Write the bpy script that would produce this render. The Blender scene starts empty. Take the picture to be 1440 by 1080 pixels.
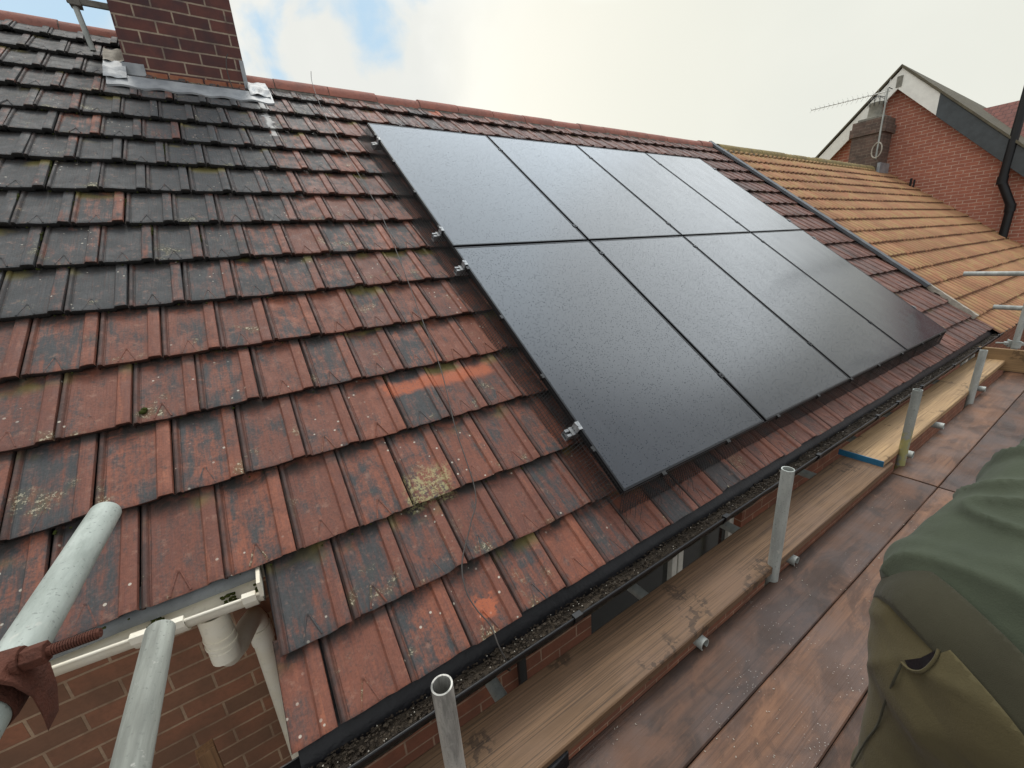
import bpy, bmesh, math, random
from mathutils import Vector, Matrix, noise
R = math.radians
PI = math.pi
scene = bpy.context.scene
col = scene.collection
TH = R(37.0)                       # roof pitch
CT, ST = math.cos(TH), math.sin(TH)

# ------------------------------------------------------------------ helpers
def W(u, v, n):                    # roof coordinates (along eaves, up slope, outward) -> world
    return Vector((u, v*CT - n*ST, v*ST + n*CT))

class MB:
    def __init__(s): s.v = []; s.f = []; s.uv = {}; s.mi = []
    def add(s, vs, fs, m=0):
        o = len(s.v); s.v += [tuple(p) for p in vs]
        for f in fs: s.f.append(tuple(i+o for i in f)); s.mi.append(m)
        return o
    def box(s, a, b, m=0):
        x0, y0, z0 = a; x1, y1, z1 = b
        s.add([(x0,y0,z0),(x1,y0,z0),(x1,y1,z0),(x0,y1,z0),(x0,y0,z1),(x1,y0,z1),(x1,y1,z1),(x0,y1,z1)],
              [(0,3,2,1),(4,5,6,7),(0,1,5,4),(1,2,6,5),(2,3,7,6),(3,0,4,7)], m)
    def obox(s, c, ax, ay, az, m=0):   # oriented box: centre, half-axis vectors
        c = Vector(c); ax = Vector(ax); ay = Vector(ay); az = Vector(az)
        vs = [c+ax*i+ay*j+az*k for k in (-1,1) for i,j in ((-1,-1),(1,-1),(1,1),(-1,1))]
        s.add(vs, [(0,3,2,1),(4,5,6,7),(0,1,5,4),(1,2,6,5),(2,3,7,6),(3,0,4,7)], m)
    def tube(s, pts, r, n=12, cap=True, m=0, squash=None):
        pts = [Vector(p) for p in pts]; rs = r if isinstance(r, (list, tuple)) else [r]*len(pts)
        ups = None; o0 = len(s.v); rings = []
        for i, p in enumerate(pts):
            t = (pts[min(i+1, len(pts)-1)] - pts[max(i-1, 0)]).normalized()
            if ups is None:
                ups = t.orthogonal().normalized()
            ups = (ups - t*ups.dot(t)).normalized(); w = t.cross(ups)
            rings.append([p + (ups*math.cos(2*PI*k/n) + w*math.sin(2*PI*k/n))*rs[i] for k in range(n)])
        vs = [q for rg in rings for q in rg]; fs = []
        for i in range(len(pts)-1):
            for k in range(n):
                a = i*n+k; b = i*n+(k+1)%n
                fs.append((a, b, b+n, a+n))
        if cap:
            fs.append(tuple(range(n-1, -1, -1))); fs.append(tuple(range((len(pts)-1)*n, len(pts)*n)))
        s.add(vs, fs, m)
    def hollow(s, a, b, r, ri, n=24, deep=.25, m=0):   # tube with an open end at b
        a = Vector(a); b = Vector(b); t = (b-a).normalized(); u = t.orthogonal().normalized(); w = t.cross(u)
        def ring(p, rr): return [p+(u*math.cos(2*PI*k/n)+w*math.sin(2*PI*k/n))*rr for k in range(n)]
        L = (b-a).length; segs = max(2, int(L/.06)); vs = []
        for i in range(segs+1): vs += ring(a+(b-a)*i/segs, r)
        vs += ring(b, ri) + ring(b-t*min(deep, L*.9), ri)
        N = segs+3; fs = []
        for i in range(N-1):
            for k in range(n):
                p = i*n+k; q = i*n+(k+1)%n; fs.append((p, q, q+n, p+n))
        fs.append(tuple(range(n-1, -1, -1))); fs.append(tuple(range((N-1)*n, N*n)))
        s.add(vs, fs, m)
    def loft(s, rings, closed=True, cap=False, m=0):
        n = len(rings[0]); vs = [p for r_ in rings for p in r_]; fs = []
        for i in range(len(rings)-1):
            for k in range(n if closed else n-1):
                a = i*n+k; b = i*n+(k+1)%n; fs.append((a, b, b+n, a+n))
        if cap: fs.append(tuple(range(n-1, -1, -1))); fs.append(tuple(range((len(rings)-1)*n, len(rings)*n)))
        s.add(vs, fs, m)
    def build(s, name, mats, parent=None, smooth=False, ang=35, bevel=0):
        me = bpy.data.meshes.new(name); me.from_pydata(s.v, [], s.f)
        if not isinstance(mats, (list, tuple)): mats = [mats]
        for m_ in mats: me.materials.append(m_)
        if len(mats) > 1: me.polygons.foreach_set('material_index', s.mi)
        me.validate(); me.update()
        if smooth:
            me.polygons.foreach_set('use_smooth', [True]*len(me.polygons))
            me.set_sharp_from_angle(angle=R(ang))
        o = bpy.data.objects.new(name, me); col.objects.link(o)
        if bevel:
            md = o.modifiers.new('bevel', 'BEVEL'); md.width = bevel; md.segments = 2; md.limit_method = 'ANGLE'; md.angle_limit = R(40)
        if parent: o.parent = parent
        return o

def tag(o, label=None, cat=None, group=None, kind=None):
    if label: o['label'] = label
    if cat: o['category'] = cat
    if group: o['group'] = group
    if kind: o['kind'] = kind
    return o
def empty(name, loc=(0,0,0), rot=(0,0,0), **k):
    o = bpy.data.objects.new(name, None); col.objects.link(o); o.location = loc; o.rotation_euler = rot
    o.empty_display_size = .1
    return tag(o, **k)

# ------------------------------------------------------------------ materials
class NT:
    def __init__(s, name):
        s.m = bpy.data.materials.new(name); s.m.use_nodes = True; s.t = s.m.node_tree; s.t.nodes.clear()
        s.out = s.t.nodes.new('ShaderNodeOutputMaterial'); s.p = s.t.nodes.new('ShaderNodeBsdfPrincipled')
        s.t.links.new(s.p.outputs[0], s.out.inputs[0]); s.co = s.t.nodes.new('ShaderNodeTexCoord')
    def n(s, ty, **k):
        nd = s.t.nodes.new(ty)
        for a, b in k.items(): setattr(nd, a, b)
        return nd
    def l(s, a, b): s.t.links.new(a, b)
    def setv(s, sock, v):
        if hasattr(v, 'links'): s.l(v, sock)
        else: sock.default_value = v
    def map(s, scale=(1,1,1), rot=(0,0,0), src=None, loc=(0,0,0)):
        mp = s.n('ShaderNodeMapping'); mp.inputs['Scale'].default_value = scale; mp.inputs['Rotation'].default_value = rot
        mp.inputs['Location'].default_value = loc
        s.l(src or s.co.outputs['Object'], mp.inputs['Vector']); return mp.outputs[0]
    def noise(s, scale, vec=None, detail=4, rough=.55, dist=0):
        nd = s.n('ShaderNodeTexNoise'); nd.inputs['Scale'].default_value = scale; nd.inputs['Detail'].default_value = detail
        nd.inputs['Roughness'].default_value = rough; nd.inputs['Distortion'].default_value = dist
        s.l(vec or s.co.outputs['Object'], nd.inputs['Vector']); return nd.outputs['Fac']
    def vor(s, scale, vec=None, feature='F1', out='Distance', rnd=1):
        nd = s.n('ShaderNodeTexVoronoi', feature=feature); nd.inputs['Scale'].default_value = scale
        nd.inputs['Randomness'].default_value = rnd
        s.l(vec or s.co.outputs['Object'], nd.inputs['Vector']); return nd.outputs[out]
    def ramp(s, f, a, b, lo=0., hi=1.):
        nd = s.n('ShaderNodeMapRange'); s.l(f, nd.inputs[0])
        for i, v in ((1, a), (2, b), (3, lo), (4, hi)): nd.inputs[i].default_value = v
        nd.interpolation_type = 'SMOOTHSTEP'; return nd.outputs[0]
    def math(s, op, a, b=0., c=0.):
        nd = s.n('ShaderNodeMath', operation=op); s.setv(nd.inputs[0], a); s.setv(nd.inputs[1], b)
        if op == 'MULTIPLY_ADD': s.setv(nd.inputs[2], c)
        return nd.outputs[0]
    def mix(s, f, a, b, mode='MIX'):
        nd = s.n('ShaderNodeMix', data_type='RGBA', blend_type=mode); s.setv(nd.inputs[0], f)
        s.setv(nd.inputs[6], a if hasattr(a, 'links') else (*a, 1)); s.setv(nd.inputs[7], b if hasattr(b, 'links') else (*b, 1))
        return nd.outputs[2]
    def sep(s, v):
        nd = s.n('ShaderNodeSeparateXYZ'); s.l(v, nd.inputs[0]); return nd.outputs
    def attr(s, name):
        nd = s.n('ShaderNodeAttribute'); nd.attribute_name = name; return nd.outputs['Vector']
    def bump(s, h, st=.4, d=.01):
        b = s.n('ShaderNodeBump'); b.inputs['Strength'].default_value = st; b.inputs['Distance'].default_value = d
        s.l(h, b.inputs['Height']); s.l(b.outputs[0], s.p.inputs['Normal']); return b
    def fin(s, base=None, rough=None, metal=0, spec=None, **k):
        if base is not None: s.setv(s.p.inputs['Base Color'], base if hasattr(base, 'links') else (*base, 1))
        if rough is not None: s.setv(s.p.inputs['Roughness'], rough)
        s.setv(s.p.inputs['Metallic'], metal)
        if spec is not None: s.setv(s.p.inputs['Specular IOR Level'], spec)
        for a, b in k.items(): s.setv(s.p.inputs[a], b)
        return s.m

def mat_tiles():
    m = NT('clay_tile')
    uv = m.sep(m.attr('tuv')); tc = m.sep(m.attr('tcol'))      # tile-local 0..1, per-tile randoms
    U, V = uv[0], uv[1]; DK, HU, RN = tc[0], tc[1], tc[2]
    ob = m.co.outputs['Object']
    big = m.noise(1.3, ob, 3)
    off = m.n('ShaderNodeVectorMath', operation='MULTIPLY_ADD')
    m.l(m.attr('tcol'), off.inputs[0]); off.inputs[1].default_value = (7, 13, 5); m.l(ob, off.inputs[2])
    pv = off.outputs[0]                                         # pattern position shifted per tile
    st = m.noise(5, m.map((9, 1.1, 1), src=pv), 5, .65)         # streaks down the slope
    st2 = m.noise(9, m.map((14, .7, 1), src=pv), 3, .6)
    mot = m.noise(14, pv, 6, .62, .6)
    fine = m.noise(120, ob, 4, .7)
    red = m.mix(HU, (.135,.050,.034), (.26,.086,.047))
    red = m.mix(m.ramp(mot, .35, .7), red, (.185,.072,.048))
    red = m.mix(m.ramp(st2, .45, .75, 0, .55), red, (.120,.050,.040))
    red = m.mix(m.ramp(st, .52, .70, 0, .5), red, (.34,.115,.058))
    slate = m.mix(mot, (.027,.032,.037), (.074,.075,.074))
    slate = m.mix(m.ramp(st2, .5, .72, 0, .5), slate, (.075,.045,.038))
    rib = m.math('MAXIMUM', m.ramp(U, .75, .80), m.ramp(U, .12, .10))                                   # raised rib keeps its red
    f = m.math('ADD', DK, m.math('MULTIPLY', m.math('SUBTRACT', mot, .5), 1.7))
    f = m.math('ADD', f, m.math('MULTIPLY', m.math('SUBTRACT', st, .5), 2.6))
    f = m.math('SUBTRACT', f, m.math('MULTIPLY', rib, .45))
    f = m.math('ADD', f, m.math('MULTIPLY', m.math('SUBTRACT', m.noise(3.2, pv, 3), .5), 1.5))
    f = m.math('ADD', f, m.math('MULTIPLY', m.math('SUBTRACT', fine, .5), .9))
    f = m.ramp(f, .05, 1.05)
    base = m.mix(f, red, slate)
    base = m.mix(m.ramp(fine, .35, .7, 0, .55), base, m.mix(.55, base, (.02,.018,.016)))
    base = m.mix(m.ramp(m.noise(30, m.map((1,1,1), src=pv), 5, .7), .55, .72, 0, .4), base, (.30,.17,.12))
    # grime where water sits in the channel; at the head, painted lap shade too
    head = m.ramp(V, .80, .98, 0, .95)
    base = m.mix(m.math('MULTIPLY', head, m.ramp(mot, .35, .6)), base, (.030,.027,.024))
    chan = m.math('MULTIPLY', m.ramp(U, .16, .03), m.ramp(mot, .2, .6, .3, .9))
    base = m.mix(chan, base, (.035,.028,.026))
    # ochre and green growth at some heads
    gr = m.math('MULTIPLY', m.ramp(V, .72, .95), m.ramp(m.noise(3.3, pv, 3), .56, .66))
    base = m.mix(m.math('MULTIPLY', gr, .75), base, (.15,.125,.035))
    # lichen: pale crust specks gathered in patches near the nose
    patch = m.math('MULTIPLY', m.ramp(m.noise(6.5, pv, 3, .6), .60, .71), m.ramp(V, .75, .2))
    sp = m.ramp(m.noise(95, m.map((1,1,1), src=pv), 3, .75), .55, .60)
    base = m.mix(m.math('MULTIPLY', patch, .35), base, (.10,.095,.035))
    base = m.mix(m.math('MULTIPLY', patch, sp), base, (.46,.41,.29))
    dv = m.vor(26, pv); dvr = m.noise(2.1, pv, 2)
    dot = m.math('MULTIPLY', m.ramp(dv, .13, .09), m.ramp(dvr, .56, .62))
    base = m.mix(m.math('MULTIPLY', dot, .8), base, (.50,.46,.38))
    # run-off bleach and purple bloom toward the far end
    ox = m.sep(ob)
    far = m.math('MULTIPLY', m.ramp(ox[0], -.2, 3.2, 0, .52), 1)
    base = m.mix(far, base, m.mix(m.ramp(st, .4, .66), (.085,.052,.045), (.27,.145,.115)))
    wash = m.math('MULTIPLY', m.math('MULTIPLY', m.ramp(ox[1], 3.5, 3.9), m.ramp(ox[0], -.8, -.2)), m.ramp(st2, .54, .66, 0, .7))
    base = m.mix(wash, base, (.36,.32,.30))
    def patchbox(u0, u1, v0, v1, s_=.02):
        wx = m.math('ADD', ox[0], m.math('MULTIPLY', m.math('SUBTRACT', mot, .5), .12)); wy = m.math('ADD', ox[1], m.math('MULTIPLY', m.math('SUBTRACT', mot, .5), .09))
        return m.math('MULTIPLY', m.math('MULTIPLY', m.ramp(wx, u0-s_, u0+s_), m.ramp(wx, u1+s_, u1-s_)), m.math('MULTIPLY', m.ramp(wy, v0-s_, v0+s_), m.ramp(wy, v1+s_, v1-s_)))
    fresh = m.math('MAXIMUM', patchbox(-.72, -.16, .85, .92), m.math('MULTIPLY', patchbox(-.74, -.66, -.15, -.07, .012), m.ramp(m.noise(28, ob, 3), .42, .5)))
    fresh = m.math('MAXIMUM', fresh, patchbox(.88, .99, 4.25, 4.5, .01))
    base = m.mix(m.math('MULTIPLY', m.math('MULTIPLY', fresh, m.ramp(fine, .25, .5)), .75), base, (.42,.115,.050))
    run = m.math('MULTIPLY', patchbox(-.735, -.69, 3.45, 4.05, .01), .75)
    base = m.mix(run, base, (.48,.48,.46))
    och = m.math('MULTIPLY', patchbox(-.80, -.62, .30, .44, .02), m.ramp(m.noise(70, ob, 4, .75), .46, .56))
    base = m.mix(m.math('MULTIPLY', och, .7), base, (.34,.31,.15))
    base = m.mix(m.math('MULTIPLY', uv[2], .9), base, (.010,.010,.009))  # nose faces painted near-black, shade of the lap gap plus dirt
    h = m.math('ADD', m.math('MULTIPLY', mot, .5), m.math('ADD', m.math('MULTIPLY', fine, .35), m.math('MULTIPLY', st2, .5)))
    m.bump(h, .75, .005)
    rg = m.math('ADD', m.ramp(mot, .3, .7, .50, .70), m.math('MULTIPLY', fine, .14))
    return m.fin(base, rg, spec=.32)

def mat_brick(name, c1, c2, mortar, plane='xz', sc=1., msz=.010, dark=None, rot=0, bw=.225, rh=.075):
    m = NT(name); o = m.sep(m.co.outputs['Object']); cb = m.n('ShaderNodeCombineXYZ')
    a = {'x': 0, 'y': 1, 'z': 2}
    m.l(o[a[plane[0]]], cb.inputs[0]); m.l(o[a[plane[1]]], cb.inputs[1])
    wob = m.noise(3, None, 2)
    v = m.n('ShaderNodeVectorMath', operation='ADD'); m.l(cb.outputs[0], v.inputs[0])
    wv = m.n('ShaderNodeCombineXYZ'); m.l(m.math('MULTIPLY', wob, .012), wv.inputs[1]); m.l(wv.outputs[0], v.inputs[1])
    b = m.n('ShaderNodeTexBrick'); b.inputs['Scale'].default_value = 1; b.inputs['Brick Width'].default_value = bw*sc
    b.inputs['Row Height'].default_value = rh*sc; b.inputs['Mortar Size'].default_value = msz*sc*.5; b.inputs['Mortar Smooth'].default_value = .25
    b.inputs['Bias'].default_value = 0; b.offset = .5
    m.l(v.outputs[0], b.inputs['Vector'])
    for i, c in ((1, c1), (2, c2), (3, mortar)): b.inputs[i].default_value = (*c, 1)
    n1 = m.noise(9, None, 5); n2 = m.noise(60, None, 5, .7)
    b.inputs['Bias'].default_value = .05
    base = m.mix(m.ramp(n1, .3, .75, 0, .65), b.outputs['Color'], dark or tuple(x*.5 for x in c1))
    base = m.mix(m.ramp(n2, .4, .7, 0, .3), base, tuple(x*.6 for x in c2))
    h = m.math('ADD', m.math('MULTIPLY', b.outputs['Fac'], -1), m.math('MULTIPLY', n2, .35))
    m.bump(h, .7, .006)
    return m.fin(base, .85, spec=.3)

def mat_wood(name, a, b, c, axis='x', rough=.7, scale=1., wet=None, stain=None, speck=0, gk=.75):
    m = NT(name); sc = {'x': (.7, 16, 16), 'y': (16, .7, 16), 'z': (16, 16, .7)}[axis]
    mp = m.map(tuple(x*scale for x in sc)); g = m.noise(2.2, mp, 6, .65, 1.2)
    mp2 = m.map(tuple(x*scale*(3.6 if x > 1 else .55) for x in sc)); g2 = m.noise(4.0, mp2, 3, .6, .25)
    big = m.noise(2.6, None, 5, .6); fine = m.noise(90, None, 4, .7)
    base = m.mix(m.ramp(g, .32, .68), a, b); base = m.mix(m.ramp(g2, .50, .62, 0, gk), base, c)
    if speck: base = m.mix(m.ramp(m.noise(5.5, m.map((.6,1.4,1)), 6, .65, .8), .48, .60, 0, .8), base, tuple(x*.55 for x in b)); base = m.mix(m.ramp(m.noise(3.1, m.map((.6,1.4,1), loc=(4,2,0)), 6, .7, .5), .52, .64, 0, .6), base, tuple(min(1, x*1.35) for x in a))
    base = m.mix(m.ramp(big, .42, .7, 0, .55), base, stain or c)
    # boot prints and grime blots
    bl = m.math('MULTIPLY', m.ramp(m.noise(4.2, None, 2), .58, .64), m.ramp(m.noise(38, None, 3), .5, .56))
    base = m.mix(m.math('MULTIPLY', bl, .15 if speck else .6), base, tuple(x*.45 for x in c))
    rg = m.ramp(big, .35, .65, rough, wet if wet else rough)
    if speck:
        v = m.vor(85, None); r_ = m.noise(3.1, None, 3, .7)
        d = m.math('MULTIPLY', m.ramp(v, .11, .07), m.ramp(r_, .52, .62))
        base = m.mix(m.math('MULTIPLY', d, speck), base, (.55,.52,.47))
    h = m.math('ADD', m.math('MULTIPLY', g2, .6), m.math('ADD', m.math('MULTIPLY', g, .6), m.math('MULTIPLY', fine, .25)))
    m.bump(h, .5, .004)
    return m.fin(base, rg, spec=.4)

def mat_metal(name, a, b, rough=.45, metal=.75, scale=30, axis=None, bump=.2, rust=None, paint=None):
    m = NT(name); mp = m.map(axis) if axis else None
    n = m.noise(scale, mp, 6, .65); n2 = m.noise(4, None, 3); n3 = m.noise(160, None, 3)
    base = m.mix(m.ramp(n, .3, .7), a, b); base = m.mix(m.ramp(n2, .45, .7, 0, .5), base, tuple(x*.6 for x in a))
    base = m.mix(m.ramp(n3, .60, .70, 0, .7), base, tuple(x*.35 for x in a))
    sp_ = m.math('MULTIPLY', m.ramp(m.noise(40, None, 4, .7), .60, .66), m.ramp(m.noise(5, None, 2), .5, .6)); base = m.mix(m.math('MULTIPLY', sp_, .7), base, (.50,.49,.44))
    if rust: base = m.mix(m.ramp(m.noise(7, None, 5), .62, .7, 0, .8), base, rust)
    if paint:
        zz = m.sep(m.co.outputs['Object'])[2]
        k = m.math('MULTIPLY', m.ramp(zz, paint[0], paint[1]), m.ramp(m.noise(25, None, 4), .40, .56))
        base = m.mix(m.math('MULTIPLY', k, .85), base, paint[2])
    m.bump(n, bump, .003)
    return m.fin(base, m.ramp(n, .2, .8, rough-.1, rough+.15), metal)

def mat_plain(name, c, rough=.5, metal=0, var=.25, scale=12, bump=0, spec=.5, c2=None):
    m = NT(name); n = m.noise(scale, None, 5, .6); n2 = m.noise(scale*8, None, 3)
    base = m.mix(m.ramp(n, .3, .72), c, c2 or tuple(x*(1-var) for x in c))
    base = m.mix(m.ramp(n2, .55, .75, 0, .3), base, tuple(x*(1-var*1.6) for x in c))
    if bump: m.bump(m.math('ADD', n, m.math('MULTIPLY', n2, .4)), bump, .004)
    return m.fin(base, rough, metal, spec)

def mat_panel():
    m = NT('panel_glass')
    ob = m.co.outputs['Object']
    # rain droplets: small domes of two sizes, denser in some areas
    def drops(scale, r, seed, dens):
        mp = m.map((1,1,1), loc=(seed,seed*2,0))
        d = m.vor(scale, mp); c = m.sep(m.vor(scale, mp, out='Color'))
        keep = m.math('LESS_THAN', c[0], dens)
        h = m.math('SUBTRACT', 1, m.math('MINIMUM', m.math('DIVIDE', d, r), 1))
        h = m.math('SQRT', m.math('MAXIMUM', h, 0))
        return m.math('MULTIPLY', h, keep)
    dn = m.math('ADD', m.ramp(m.noise(.9, None, 2), .3, .7, .22, .62), m.math('MULTIPLY', m.ramp(m.sep(m.n('ShaderNodeNewGeometry').outputs['Position'])[0], .8, 2.6), .35))
    d1 = drops(105, .30, .3, m.math('MULTIPLY', dn, 1.0)); d2 = drops(64, .20, 3.1, m.math('MULTIPLY', dn, .8))
    h = m.math('MAXIMUM', d1, d2)
    big = m.noise(1.2, None, 3)
    film = m.noise(4, m.map((2.5, .6, 1)), 5, .6)
    base = m.mix(film, (.011,.015,.022), (.019,.024,.032))
    m.bump(h, .12, .001)
    k = m.math('MINIMUM', m.math('MULTIPLY', h, 2.5), 1)
    rg = m.math('ADD', m.ramp(film, .3, .7, .13, .19), m.math('MULTIPLY', k, .25))
    return m.fin(base, rg, 0, m.math('MULTIPLY_ADD', k, -.68, .85))

def mat_orange_roof():
    m = NT('ribbed_tile'); tc = m.sep(m.attr('tcol')); ob = m.co.outputs['Object']
    n1 = m.noise(1.1, None, 4, .6); n2 = m.noise(7, None, 5, .65); n3 = m.noise(70, None, 3)
    base = m.mix(tc[1], (.35,.165,.090), (.40,.215,.115))
    base = m.mix(m.ramp(n2, .42, .66, 0, .75), base, (.37,.265,.115))
    base = m.mix(m.ramp(n1, .45, .62, 0, .55), base, (.25,.125,.07))
    base = m.mix(m.ramp(n3, .5, .75, 0, .4), base, (.20,.10,.05))
    base = m.mix(m.ramp(tc[0], .85, .3, 0, .9), base, (.10,.042,.022))  # rib grooves and noses darkened; shading painted in by profile height
    rid = m.ramp(m.sep(ob)[1], 4.0, 4.6, 0, .6)
    base = m.mix(rid, base, (.42,.33,.14))
    m.bump(m.math('ADD', n2, n3), .4, .004)
    return m.fin(base, .85, spec=.25)

def mat_fabric(name, a, b, scale=420, patches=None):
    m = NT(name); n = m.noise(3.5, None, 5, .6); w = m.noise(scale, None, 2, .5); n2 = m.noise(22, None, 4)
    base = m.mix(m.ramp(n, .3, .7), a, b); base = m.mix(m.ramp(n2, .5, .8, 0, .3), base, tuple(x*.7 for x in a))
    # a few pale scuffs of dust
    v = m.vor(11, m.map((1, 1, 3.2), rot=(.5,.4,.8))); s_ = m.math('MULTIPLY', m.ramp(v, .07, .03), m.ramp(m.noise(3, None, 1), .55, .6))
    base = m.mix(m.math('MULTIPLY', s_, .7), base, (.42,.42,.34))
    cr = m.noise(6, m.map((1,.5,1.3), rot=(.3,.5,.2)), 2, .5, .5); m.bump(m.math('ADD', m.math('MULTIPLY', w, .25), m.math('ADD', n2, m.math('MULTIPLY', m.math('ABSOLUTE', m.math('SUBTRACT', cr, .5)), 4))), .5, .004)
    return m.fin(base, .92, spec=.15, **{'Sheen Weight': .06})

M = {}
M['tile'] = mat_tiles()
M['orange'] = mat_orange_roof()
M['panel'] = mat_panel()
M['frame'] = mat_plain('anodised_black', (.016,.017,.019), .38, .6, .3, 40)
M['alu'] = mat_metal('aluminium', (.42,.43,.43), (.25,.26,.27), .5, .7, 40)
M['wire'] = mat_plain('black_wire', (.012,.012,.012), .5)
M['brick_l'] = mat_brick('brown_brick', (.31,.130,.074), (.20,.105,.064), (.42,.29,.19), dark=(.14,.080,.05))
M['brick_r'] = mat_brick('front_brick', (.27,.095,.053), (.19,.075,.046), (.38,.26,.18), dark=(.12,.055,.036), msz=.009)  # redder and slightly darker than the brown brick
M['brick_c'] = mat_brick('chimney_brick', (.080,.036,.034), (.150,.058,.046), (.38,.30,.22), dark=(.040,.032,.038), msz=.013, bw=.235, rh=.082)
M['brick_c2'] = mat_brick('sooty_brick', (.11,.080,.065), (.18,.115,.09), (.24,.20,.16), plane='yz', dark=(.05,.04,.035))
M['brick_g'] = mat_brick('red_brick', (.47,.175,.108), (.37,.140,.092), (.62,.46,.36), plane='yz', msz=.016, dark=(.36,.13,.09))
M['brick_orange'] = mat_plain('orange_brick', (.25,.085,.045), .85, 0, .35, 16, .5, .3, (.30,.14,.085))
M['lead'] = mat_plain('lead', (.20,.215,.23), .5, .2, .4, 9, .6, .5, (.34,.355,.365))
M['lead_d'] = mat_plain('dull_lead', (.085,.095,.105), .55, .1, .4, 9, .6, .4, (.13,.14,.15))
M['mortar'] = mat_plain('mortar', (.20,.185,.16), .9, 0, .4, 20, .8, .2)
M['pale_mortar'] = mat_plain('pale_mortar', (.48,.44,.37), .9, 0, .35, 20, .8, .2)
M['ridge'] = mat_plain('ridge_clay', (.36,.145,.105), .8, 0, .55, 5, .6, .3, (.23,.11,.09))
M['ridge_moss'] = mat_plain('mossy_ridge', (.30,.235,.10), .9, 0, .5, 9, .8, .2, (.19,.15,.085))
M['black'] = mat_plain('black_plastic', (.010,.010,.011), .42, 0, .3, 14, .25, .35)
M['felt'] = mat_plain('black_felt', (.009,.009,.011), .42, 0, .4, 8, .9, .35, (.005,.005,.006))
M['white'] = mat_plain('cream_plastic', (.66,.60,.47), .6, 0, .22, 9, .2, .3, (.70,.66,.56))
M['grey_plastic'] = mat_plain('grey_eaves_felt', (.20,.215,.22), .5, 0, .35, 12, .3)
M['frame_w'] = mat_plain('white_frame', (.62,.60,.54), .45, 0, .2, 10)
M['glass'] = mat_plain('dark_glass', (.012,.014,.014), .08, 0, .2, 6)
M['board_old'] = mat_wood('weathered_board', (.175,.102,.054), (.115,.066,.034), (.042,.025,.014), rough=.75, wet=.6, stain=(.15,.085,.05))
M['board_new'] = mat_wood('pale_board', (.42,.275,.14), (.31,.20,.10), (.16,.098,.05), rough=.75, stain=(.27,.18,.10))
M['deck_a'] = mat_wood('wet_dark_board', (.095,.045,.025), (.056,.029,.018), (.026,.015,.010), rough=.68, wet=.45, stain=(.050,.033,.030), speck=.9, gk=.3)
M['deck_b'] = mat_wood('wet_red_board', (.165,.080,.042), (.105,.050,.028), (.045,.025,.016), rough=.68, wet=.45, stain=(.10,.060,.045), speck=.9, gk=.3)
M['toe'] = mat_wood('toe_board_wood', (.34,.215,.10), (.26,.16,.075), (.16,.095,.045), axis='y')
M['blue'] = mat_plain('blue_paint', (.015,.13,.24), .5, 0, .35, 12)
M['galv'] = mat_metal('galvanised_steel', (.44,.46,.43), (.27,.285,.265), .6, .2, 18, (1,1,.22))
M['galv_y'] = mat_metal('painted_tube', (.41,.45,.41), (.24,.27,.24), .65, .05, 20, (1.5,.35,1.5))
M['galv_pale'] = mat_plain('pale_aluminium', (.62,.63,.60), .5, .1)
M['galv_old'] = mat_metal('worn_galvanised', (.50,.49,.45), (.12,.12,.11), .55, .35, 26, (1,1,.18))
M['galv_old_y'] = mat_metal('worn_galvanised_y', (.40,.42,.37), (.15,.155,.135), .65, .1, 22, (1,.10,1))
M['galv_p'] = mat_metal('yellow_dabbed_tube', (.36,.38,.35), (.24,.255,.24), .5, .4, 18, (1,1,.4), paint=(2.80,2.68,(.36,.34,.12)))
M['rust'] = mat_plain('rust', (.105,.036,.022), .85, .1, .55, 35, .9, .3, (.075,.028,.018))
M['moss'] = mat_plain('moss', (.055,.065,.016), .95, 0, .5, 40, .9, .1)
M['litter'] = mat_plain('wet_litter', (.020,.014,.009), .7, 0, .6, 60, 1., .25, (.060,.045,.03))
M['concrete'] = mat_plain('concrete', (.26,.25,.21), .9, 0, .35, 10, .5, .2)
M['barge_w'] = mat_plain('flaking_white_paint', (.86,.85,.78), .6, 0, .12, 7, .3, .3)
M['barge_k'] = mat_plain('dark_grey_paint', (.050,.060,.065), .45, 0, .35, 6, .3)
M['slate_roof'] = mat_plain('mossy_roof', (.14,.125,.085), .9, 0, .45, 5, .9, .2, (.09,.08,.06))
M['red_roof'] = mat_brick('small_red_tiles', (.24,.10,.08), (.19,.085,.07), (.10,.055,.05), plane='yz', bw=.17, rh=.12, msz=.02)
M['cable'] = mat_plain('grey_cable', (.055,.048,.042), .55)
M['ground'] = mat_plain('yard_ground', (.20,.185,.165), .9, 0, .4, .6, .5)
M['timber'] = mat_wood('timber', (.27,.145,.065), (.21,.11,.05), (.13,.065,.03), axis='z')
M['jumper'] = mat_fabric('green_fleece', (.064,.076,.050), (.046,.056,.038))
M['trouser'] = mat_fabric('olive_cloth', (.085,.070,.034), (.064,.055,.029))
M['band'] = mat_fabric('dark_waistband', (.046,.043,.027), (.036,.034,.022), 900)
M['skin'] = mat_plain('skin', (.55,.33,.24), .55, 0, .15, 20)
M['hair'] = mat_plain('hair', (.05,.032,.02), .7, 0, .5, 90, .8)
M['boot'] = mat_plain('boot_leather', (.07,.045,.025), .6, 0, .4, 14, .3)

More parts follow.
